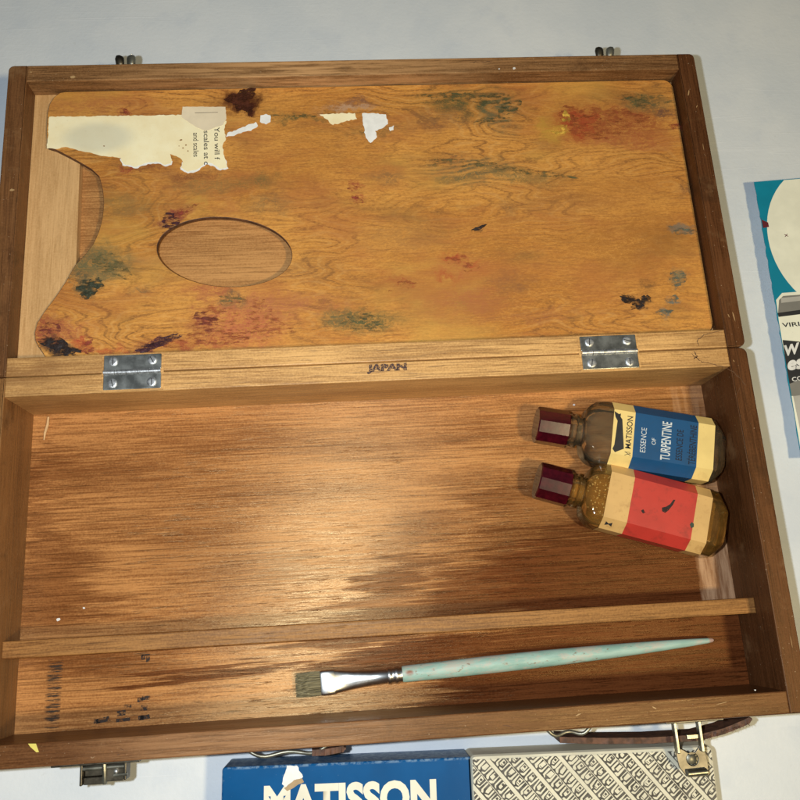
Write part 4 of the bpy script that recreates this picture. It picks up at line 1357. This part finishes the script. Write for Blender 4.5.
# ------------------------------------------------------------------ brush
pa, pb = at(294.5, 686, ZF + 0.004), at(712, 640, ZF + 0.003)
ang = math.atan2(pb.y - pa.y, pb.x - pa.x)
BL = (pb - pa).length
br = empty('paintbrush', loc=(pa.x, pa.y, ZF + 0.0001), rz=ang)
tag(br, 'flat paintbrush with pale turquoise handle lying in the front compartment', 'paintbrush')
def fac(px): return BL * (px - 294.5) / (712 - 294.5)
def brush_mats():
    g = G('worn_turquoise_paint')
    v = g.coord()
    n = g.noise(g.mapped(v, (60, 260, 260)), 1, 4, 0.6).outputs[0]
    c = g.mix(g.ramp(n, 0.3, 0.7), (0.25, 0.42, 0.35), (0.39, 0.56, 0.48))
    n2 = g.ramp(g.noise(g.mapped(v, (60, 140, 140), (3, 1, 0)), 1, 5, 0.75).outputs[0], 0.48, 0.60)
    c = g.mix(g.math('MULTIPLY', n2, 0.75), c, (0.50, 0.46, 0.38))
    n4 = g.ramp(g.noise(g.mapped(v, (40, 120, 120), (8, 1, 3)), 1, 5, 0.7).outputs[0], 0.58, 0.70)
    c = g.mix(g.math('MULTIPLY', n4, 0.7), c, (0.24, 0.21, 0.15))
    n3 = g.ramp(g.noise(g.mapped(v, (190, 400, 400), (1, 5, 0)), 1, 4, 0.7).outputs[0], 0.61, 0.68)
    c = g.mix(g.math('MULTIPLY', n3, 0.75), c, (0.25, 0.16, 0.10))
    tip = g.ramp(g.n('ShaderNodeSeparateXYZ', {0: v}).outputs[0], BL - 0.003, BL - 0.0015)
    c = g.mix(tip, c, (0.45, 0.30, 0.25))
    for fx in (fac(393), fac(406)):
        s = g.spot(g.n('ShaderNodeVectorMath', {0: v, 1: (0, 0, 0)}, operation='ADD').outputs[0], (fx, 0.0005), (0.0028, 0.0018))
        c = g.mix(g.math('MULTIPLY', s, g.ramp(n, 0.4, 0.6)), c, (0.28, 0.12, 0.06))
    g.link(c, g.b.inputs['Base Color'])
    g.b.inputs['Roughness'].default_value = 0.5
    g.bump(n, 0.3, 0.0004)
    h = G('olive_brush_hair')
    v = h.coord()
    s = h.noise(h.mapped(v, (60, 2600, 2600)), 1, 3, 0.6).outputs[0]
    h.link(h.mix(h.ramp(s, 0.3, 0.7), (0.09, 0.075, 0.036), (0.34, 0.29, 0.16)), h.b.inputs['Base Color'])
    h.b.inputs['Roughness'].default_value = 0.6
    h.bump(s, 0.8, 0.0006)
    return g.m, h.m


M['handle'], M['hair'] = brush_mats()
M['ferrule'] = plain('nickel_ferrule', (0.66, 0.66, 0.64), 0.30, 1.0, var=0.15, vscale=250, bump=0.1)
def spw(c, e): return math.copysign(abs(c) ** e, c)
def ell(x, ry, rz, e=1.0, n=28): return [(x, ry * spw(math.cos(2 * math.pi * (k + 0.5) / n), e), max(0.0002, 0.0040 + rz * spw(math.sin(2 * math.pi * (k + 0.5) / n), e))) for k in range(n)]
bm = bmesh.new()
loft(bm, [ell(fac(320), 0.0057, 0.0021, 0.4), ell(fac(321.5), 0.0059, 0.0023, 0.4), ell(fac(333), 0.0057, 0.0023, 0.4), ell(fac(334), 0.0054, 0.0020, 0.5), ell(fac(350), 0.0044, 0.0028, 0.8), ell(fac(368), 0.0038, 0.0034), ell(fac(384), 0.0036, 0.0036), ell(fac(385), 0.0041, 0.0040), ell(fac(387.5), 0.0041, 0.0040), ell(fac(388.5), 0.0037, 0.0037), ell(fac(391), 0.0037, 0.0037), ell(fac(392), 0.0041, 0.0040), ell(fac(394.5), 0.0041, 0.0040), ell(fac(395.5), 0.0037, 0.0037), ell(fac(400), 0.0037, 0.0037)])
obj('ferrule', bm, M['ferrule'], br, smooth=40)
bm = bmesh.new()
prof = [(399, 0.0037), (401, 0.0039), (430, 0.0040), (480, 0.0042), (530, 0.0041), (580, 0.0037), (625, 0.0031), (660, 0.0025), (690, 0.0018), (706, 0.0013), (711, 0.0010), (712.5, 0.0005)]
loft(bm, [ell(fac(x), r_, min(r_, 0.0039)) for x, r_ in prof])
obj('handle', bm, M['handle'], br, smooth=50)
bm = bmesh.new()
rnd = random.Random(4)
for k in range(240):
    y = rnd.uniform(-0.0053, 0.0053); z = 0.0040 + rnd.uniform(-0.0016, 0.0016) * math.sqrt(max(0.1, 1 - (y / 0.0058) ** 2))
    x0 = fac(322); x1 = fac(295) + rnd.uniform(0, 0.0016) * (1 if rnd.random() < 0.8 else 2)
    y2 = y * rnd.uniform(0.98, 1.07); z2 = max(0.0006, 0.0036 + (z - 0.004) * 0.6)
    tube(bm, [(x0, y, z), ((x0 + x1) / 2, (y + y2) / 2 * 1.02, z), (x1, y2, z2)], [0.00032, 0.00030, 0.00012], 4)
obj('bristles', bm, M['hair'], br)

# ------------------------------------------------------------------ carton in front of the box
CZ = 0.0235
c0, c1 = at(222, 767.5, CZ), at(713, 746.5, CZ)
ca = math.atan2(c1.y - c0.y, c1.x - c0.x)
CW = (c1 - c0).length
CB = (at(470, 756, CZ) - c0).length
ct = empty('paint_carton', loc=(c0.x, c0.y, 0.0), rz=ca)
tag(ct, 'cardboard art set carton, half blue with big cream letters and half woven print', 'carton')
def carton_blue():
    g = G('glossy_blue_carton')
    v = g.coord()
    n = g.noise(v, 35, 3, 0.6).outputs[0]
    c = g.mix(g.ramp(n, 0.3, 0.7), (0.0005, 0.070, 0.21), (0.001, 0.088, 0.26))
    sx = g.n('ShaderNodeSeparateXYZ', {0: v})
    # patchy paler line along the back and left folded edges
    e = g.ramp(g.math('ABSOLUTE', g.math('ADD', sx.outputs[1], 0.0004)), 0.0, 0.0011, 1.0, 0.0)
    e2 = g.ramp(g.math('ABSOLUTE', sx.outputs[0]), 0.0, 0.0007, 1.0, 0.0)
    e = g.math('MAXIMUM', e, e2)
    e = g.math('MULTIPLY', e, g.ramp(g.noise(v, 300, 4, 0.7).outputs[0], 0.42, 0.6))
    c = g.mix(g.math('MULTIPLY', e, 0.6), c, (0.32, 0.45, 0.55))
    s = g.ramp(g.noise(v, 600, 3).outputs[0], 0.7, 0.76)
    c = g.mix(g.math('MULTIPLY', s, 0.4), c, (0.15, 0.25, 0.35))
    g.link(c, g.b.inputs['Base Color'])
    g.b.inputs['Roughness'].default_value = 0.38
    g.b.inputs['Specular IOR Level'].default_value = 0.12
    g.bump(g.noise(v, 90, 3).outputs[0], 0.12, 0.0008)
    return g.m


M['cblue'] = carton_blue()
M['ccream'] = label_paper('cream_printed_board', (0.74, 0.69, 0.52), (0.55, 0.46, 0.26), 0.6, 0.25)
M['kraft'] = plain('brown_card_edge', (0.42, 0.29, 0.15), 0.7)
bm = bmesh.new()
prism(bm, rrect(0, -0.13, CB, 0, (0.001, 0.0002, 0.0002, 0.0016)), 0, CZ, 0.0008)
cb = obj('blue_panel', bm, M['cblue'], ct)
bm = bmesh.new()
prism(bm, rrect(CB + 0.0001, -0.13, CW, 0.0005, (0.0002, 0.001, 0.0025, 0.0025)), 0, CZ + 0.0001, 0.0022)
cp_ = obj('patterned_panel', bm, M['ccream'], ct)
# woven print: slanting bands of hooked strokes and dots
bm = bmesh.new()
rnd = random.Random(21)
zt = CZ + 0.00014
def stroke(pts, wd):
    pts = [Vector(p_) for p_ in pts]
    L_, R_ = [], []
    for i, p_ in enumerate(pts):
        d = (pts[min(i + 1, len(pts) - 1)] - pts[max(i - 1, 0)]).normalized()
        nn = Vector((-d.y, d.x)) * wd * 0.5
        L_.append(p_ + nn); R_.append(p_ - nn)
    for i in range(len(pts) - 1):
        q_ = [L_[i], L_[i + 1], R_[i + 1], R_[i]]
        if all(CB + 0.0012 < p_.x < CW - 0.0012 and -0.075 < p_.y < -0.0010 for p_ in q_):
            bm.faces.new([bm.verts.new((p_.x, p_.y, zt)) for p_ in q_])
def clip_poly(ps):
    for axis, lim, keep_less in ((0, CB + 0.0010, False), (0, CW - 0.0012, True), (1, -0.0012, True), (1, -0.1285, False)):
        out = []
        inside = lambda p_: (p_[axis] <= lim) == keep_less
        for a_, b_ in zip(ps, ps[1:] + ps[:1]):
            if inside(a_): out.append(a_)
            if inside(a_) != inside(b_):
                out.append(a_.lerp(b_, (lim - a_[axis]) / (b_[axis] - a_[axis])))
        ps = out
        if len(ps) < 3: return []
    return ps


da = math.radians(-50)
D = Vector((math.cos(da), math.sin(da))); E_ = Vector((-D.y, D.x))
pitch, cell = 0.0129, 0.00545
mm = 0.00085
for bi in range(-18, 20):
    for row in (0, 1):
        for ci in range(-34, 44):
            o_ = Vector((CB + 0.05, -0.03)) + E_ * (bi * pitch + row * 0.0057) + D * ((ci + 0.5 * row + 0.31 * (bi % 3)) * cell)
            if not (CB - 0.012 < o_.x < CW + 0.012 and -0.14 < o_.y < 0.012): continue
            j = lambda s=0.35: rnd.uniform(-s, s)
            q_ = lambda a, e: o_ + D * ((a + 0.35 * j()) * mm) + E_ * ((e + 0.35 * j()) * mm)
            def patch(ps, mi, z):
                P2 = [o_ + D * (a_ * mm) + E_ * (e_ * mm) for a_, e_ in ps]
                P2 = clip_poly(P2)
                if len(P2) > 2:
                    f = bm.faces.new([bm.verts.new((p_.x, p_.y, z)) for p_ in P2]); f.material_index = mi
            k = lambda a_, e_: (a_ + rnd.uniform(-0.34, 0.34), e_ + rnd.uniform(-0.34, 0.34))
            patch([(0, 0.1), (6.4, 0.1), (6.4, 6.5), (0, 6.5)], 0, zt)
            patch([k(0.5, 6.3), k(1.3, 6.3), k(1.4, 2.3), k(2.4, 1.4), k(2.3, 0.75), k(1.2, 0.7), k(0.45, 1.5)], 1, zt + 0.00003)
            patch([k(2.15, 2.7), k(3.0, 2.3), k(4.2, 2.6), k(4.25, 6.0), k(2.15, 6.1)], 1, zt + 0.00003)
            patch([k(5.1, 6.3), k(5.85, 6.3), k(5.9, 1.5), k(5.2, 0.7), k(3.5, 0.75), k(3.5, 1.4), k(4.95, 2.1)], 1, zt + 0.00003)
            if rnd.random() < 0.8:
                c_ = (rnd.uniform(2.4, 3.0), rnd.uniform(3.9, 4.8))
                patch([c_, (c_[0] + 1.3, c_[1]), (c_[0] + 1.25, c_[1] + 1.3), (c_[0], c_[1] + 1.2)], 0, zt + 0.00006)
            if rnd.random() < 0.5:
                c_ = (rnd.uniform(2.3, 2.8), rnd.uniform(2.6, 3.2))
                patch([c_, (c_[0] + 1.6, c_[1] + 0.1), (c_[0] + 1.6, c_[1] + 0.45), (c_[0], c_[1] + 0.35)], 0, zt + 0.00006)
M['print_grey'] = plain('soft_black_print', (0.075, 0.068, 0.056), 0.6, var=0.6, vscale=400)
tag(obj('woven_print', bm, [M['print_grey'], M['ccream']], cp_), 'black woven stroke print')
# big letters, cut by the picture's lower edge
M['cletter'] = label_paper('cream_carton_lettering', (0.80, 0.76, 0.60), (0.66, 0.55, 0.30), 0.5, 0.25)
RZ = Matrix.Rotation(-ca, 3, 'Z')
def loc(px, py):
    p_ = at(px, py, CZ); return RZ @ Vector((p_.x - c0.x, p_.y - c0.y, 0))
t0, t1 = loc(264, 785.5), loc(436, 778.5)
cap_h = 0.0145
u_ = (t1 - t0).normalized(); v_ = Vector((-u_.y, u_.x, 0))
text('MATISSON', cb, M['cletter'], t0 - v_ * cap_h + Vector((0, 0, CZ)), u_, v_, ((t1 - t0).length, cap_h), 'brand_lettering', 0.045, spacing=1.0)
tear = [loc(*q_) for q_ in ((287, 765.5), (297, 765.5), (303, 777), (300, 781), (294, 782), (288, 788), (282, 784), (284, 775))]
bm = bmesh.new(); prism(bm, ragged([p_[:2] for p_ in tear], 0.001, 0.0003, random.Random(9)), CZ - 0.0001, CZ + 0.00012)
obj('torn_patch', bm, M['paper_core'], cb)
tear = [loc(*q_) for q_ in ((294, 780), (302, 778), (304, 782), (296, 786), (287, 791), (284, 788))]
bm = bmesh.new(); prism(bm, ragged([p_[:2] for p_ in tear], 0.001, 0.0003, random.Random(10)), CZ - 0.0001, CZ + 0.00016)
obj('torn_patch', bm, M['kraft'], cb)

# ------------------------------------------------------------------ catalogue at the right
KZ = 0.009
k0, k1 = at(754.5, 182, KZ), at(795, 421, KZ)
ka = math.atan2(k0.y - k1.y, k0.x - k1.x) - math.pi / 2
kt = empty('catalogue', loc=(k0.x, k0.y, 0), rz=ka)
tag(kt, 'colour catalogue with teal cover and picture of a paint tube, beside the box', 'catalogue')
RK = Matrix.Rotation(-ka, 3, 'Z')
def kl(px, py):
    p_ = at(px, py, KZ); q_ = RK @ Vector((p_.x - k0.x, p_.y - k0.y, 0)); return (q_.x, q_.y)
def gk(name, col, var=0.1, rough=0.4): return label_paper(name, col, [x * 0.7 for x in col], rough, 0.12)
M['teal'] = gk('teal_printed_cover', (0.002, 0.24, 0.36), 0.1, 0.5)
M['kcream'] = gk('cream_printed_oval', (0.93, 0.92, 0.74))
M['kblack'] = gk('black_printed_band', (0.035, 0.035, 0.035))
M['kgrey'] = gk('grey_printed_metal', (0.24, 0.23, 0.20))
M['klight'] = gk('light_printed_metal', (0.50, 0.48, 0.42))
M['pages'] = plain('paper_page_edges', (0.72, 0.71, 0.68), 0.8)
M['kred'] = plain('dark_red_mark', (0.12, 0.012, 0.02), 0.6)
KW, KH = 0.15, 0.168
rnd = random.Random(31)
left = [(rnd.uniform(-0.0003, 0.0003), -KH * k / 60) for k in range(61)]
outl = left + [(KW, -KH), (KW, kl(800, 176)[1] * 3.2)]
bm = bmesh.new(); prism(bm, [(max(x, 0.0) + 0.0065, min(y, -0.0065 + 0.5 * max(0.0, y))) for x, y in outl], 0.0, KZ - 0.0004)
obj('pages', bm, M['pages'], kt)
bm = bmesh.new(); prism(bm, outl, KZ - 0.0004, KZ)
cover = obj('cover', bm, M['teal'], kt)
top_slope = kl(800, 176)[1] * 3.2 / KW
def on_cover(ps):
    ps = [Vector(p_[:2]) for p_ in ps]
    for dist in (lambda p_: p_.x - 0.0004, lambda p_: top_slope * p_.x - 0.0004 - p_.y, lambda p_: p_.y + KH - 0.002, lambda p_: KW - 0.001 - p_.x):
        out = []
        for a_, b_ in zip(ps, ps[1:] + ps[:1]):
            da_, db_ = dist(a_), dist(b_)
            if da_ >= 0: out.append(a_)
            if (da_ >= 0) != (db_ >= 0): out.append(a_.lerp(b_, da_ / (da_ - db_)))
        ps = out
    return [tuple(p_) for p_ in ps]


def printed(name, pts, mat, lift):
    pts = on_cover(pts)
    bm = bmesh.new(); prism(bm, [p_ for p_ in pts], KZ, KZ + lift); return obj(name, bm, mat, cover)
oc = kl(840, 238)
rx_ = abs(kl(768, 238)[0] - oc[0]); ry_ = abs(kl(840, 163)[1] - oc[1])
pts = [(oc[0] + rx_ * math.cos(2 * math.pi * k / 64), oc[1] + ry_ * math.sin(2 * math.pi * k / 64)) for k in range(64)]
printed('oval_print', pts, M['kcream'], 0.00004)
def band(name, quad, mat, lift): return printed(name, [kl(*q_) for q_ in quad], mat, lift)
band('tube_print', ((776, 300), (782, 293), (850, 288), (850, 520), (800, 520), (782, 345)), M['kcream'], 0.00007)
band('tube_print', ((779, 300), (783, 296), (850, 291), (850, 303), (778, 313)), M['kgrey'], 0.0001)
band('tube_print', ((781, 298), (850, 292), (850, 295), (781, 303)), M['klight'], 0.00013)
band('tube_print', ((777.5, 313), (850, 303), (850, 308), (778.5, 317)), M['kblack'], 0.00012)
band('tube_print', ((782.5, 340), (788, 340.5), (850, 347), (850, 394), (800, 396), (790, 396)), M['kblack'], 0.0001)
band('tube_print', ((789, 384), (800, 380), (850, 376), (850, 388), (795, 396), (791, 396)), M['kgrey'], 0.00014)
band('tube_print', ((793, 396), (850, 388), (850, 470), (800, 430)), M['klight'], 0.00013)
band('mark', ((759, 211), (762, 220), (768, 222.5), (769, 227), (763, 228), (759, 229)), M['kred'], 0.0001)
def ktext(body, a_, b_, h, mat, shear=0.0, weight=0.0):
    a2, b2_ = Vector((*kl(*a_), KZ + 0.00016)), Vector((*kl(*b_), KZ + 0.00016))
    u2 = (b2_ - a2).normalized(); v2 = Vector((-u2.y, u2.x, 0))
    text(body, cover, mat, a2, u2, v2, ((b2_ - a2).length, h), 'lettering', weight, shear)
M['kwhite'] = plain('white_print', (0.78, 0.77, 0.72), 0.5)
ktext('VIRIDIAN', (782.5, 327.5), (825, 324), 0.0026, M['ink'], 0, 0.01)
ktext('W', (787.5, 356), (803, 352.5), 0.0062, M['kwhite'], 0.4, 0.04)
ktext('es', (788.5, 371), (806, 368), 0.0058, M['kwhite'], 0.4, 0.05)
ktext('COLOUR', (792.5, 382), (822, 377), 0.0026, M['kwhite'], 0, 0.02)
ktext('x', (784.5, 237), (788.5, 236.5), 0.0016, M['kred'])

# ------------------------------------------------------------------ loose splinter in the base
a_, b_ = at(48.5, 417, ZF + 0.0022), at(44, 440, ZF + 0.0008)
sp = bmesh.new()
tube(sp, [a_, a_.lerp(b_, 0.35) + Vector((0.0004, 0, 0.0002)), a_.lerp(b_, 0.7) + Vector((-0.0002, 0, 0)), b_], [0.0005, 0.0007, 0.0006, 0.0003], 6)
M['splinter'] = plain('pale_raw_splinter', (0.66, 0.42, 0.20), 0.6)
tag(obj('wood_splinter', sp, M['splinter']), 'thin pale wood splinter in the corner of the box base', 'splinter')
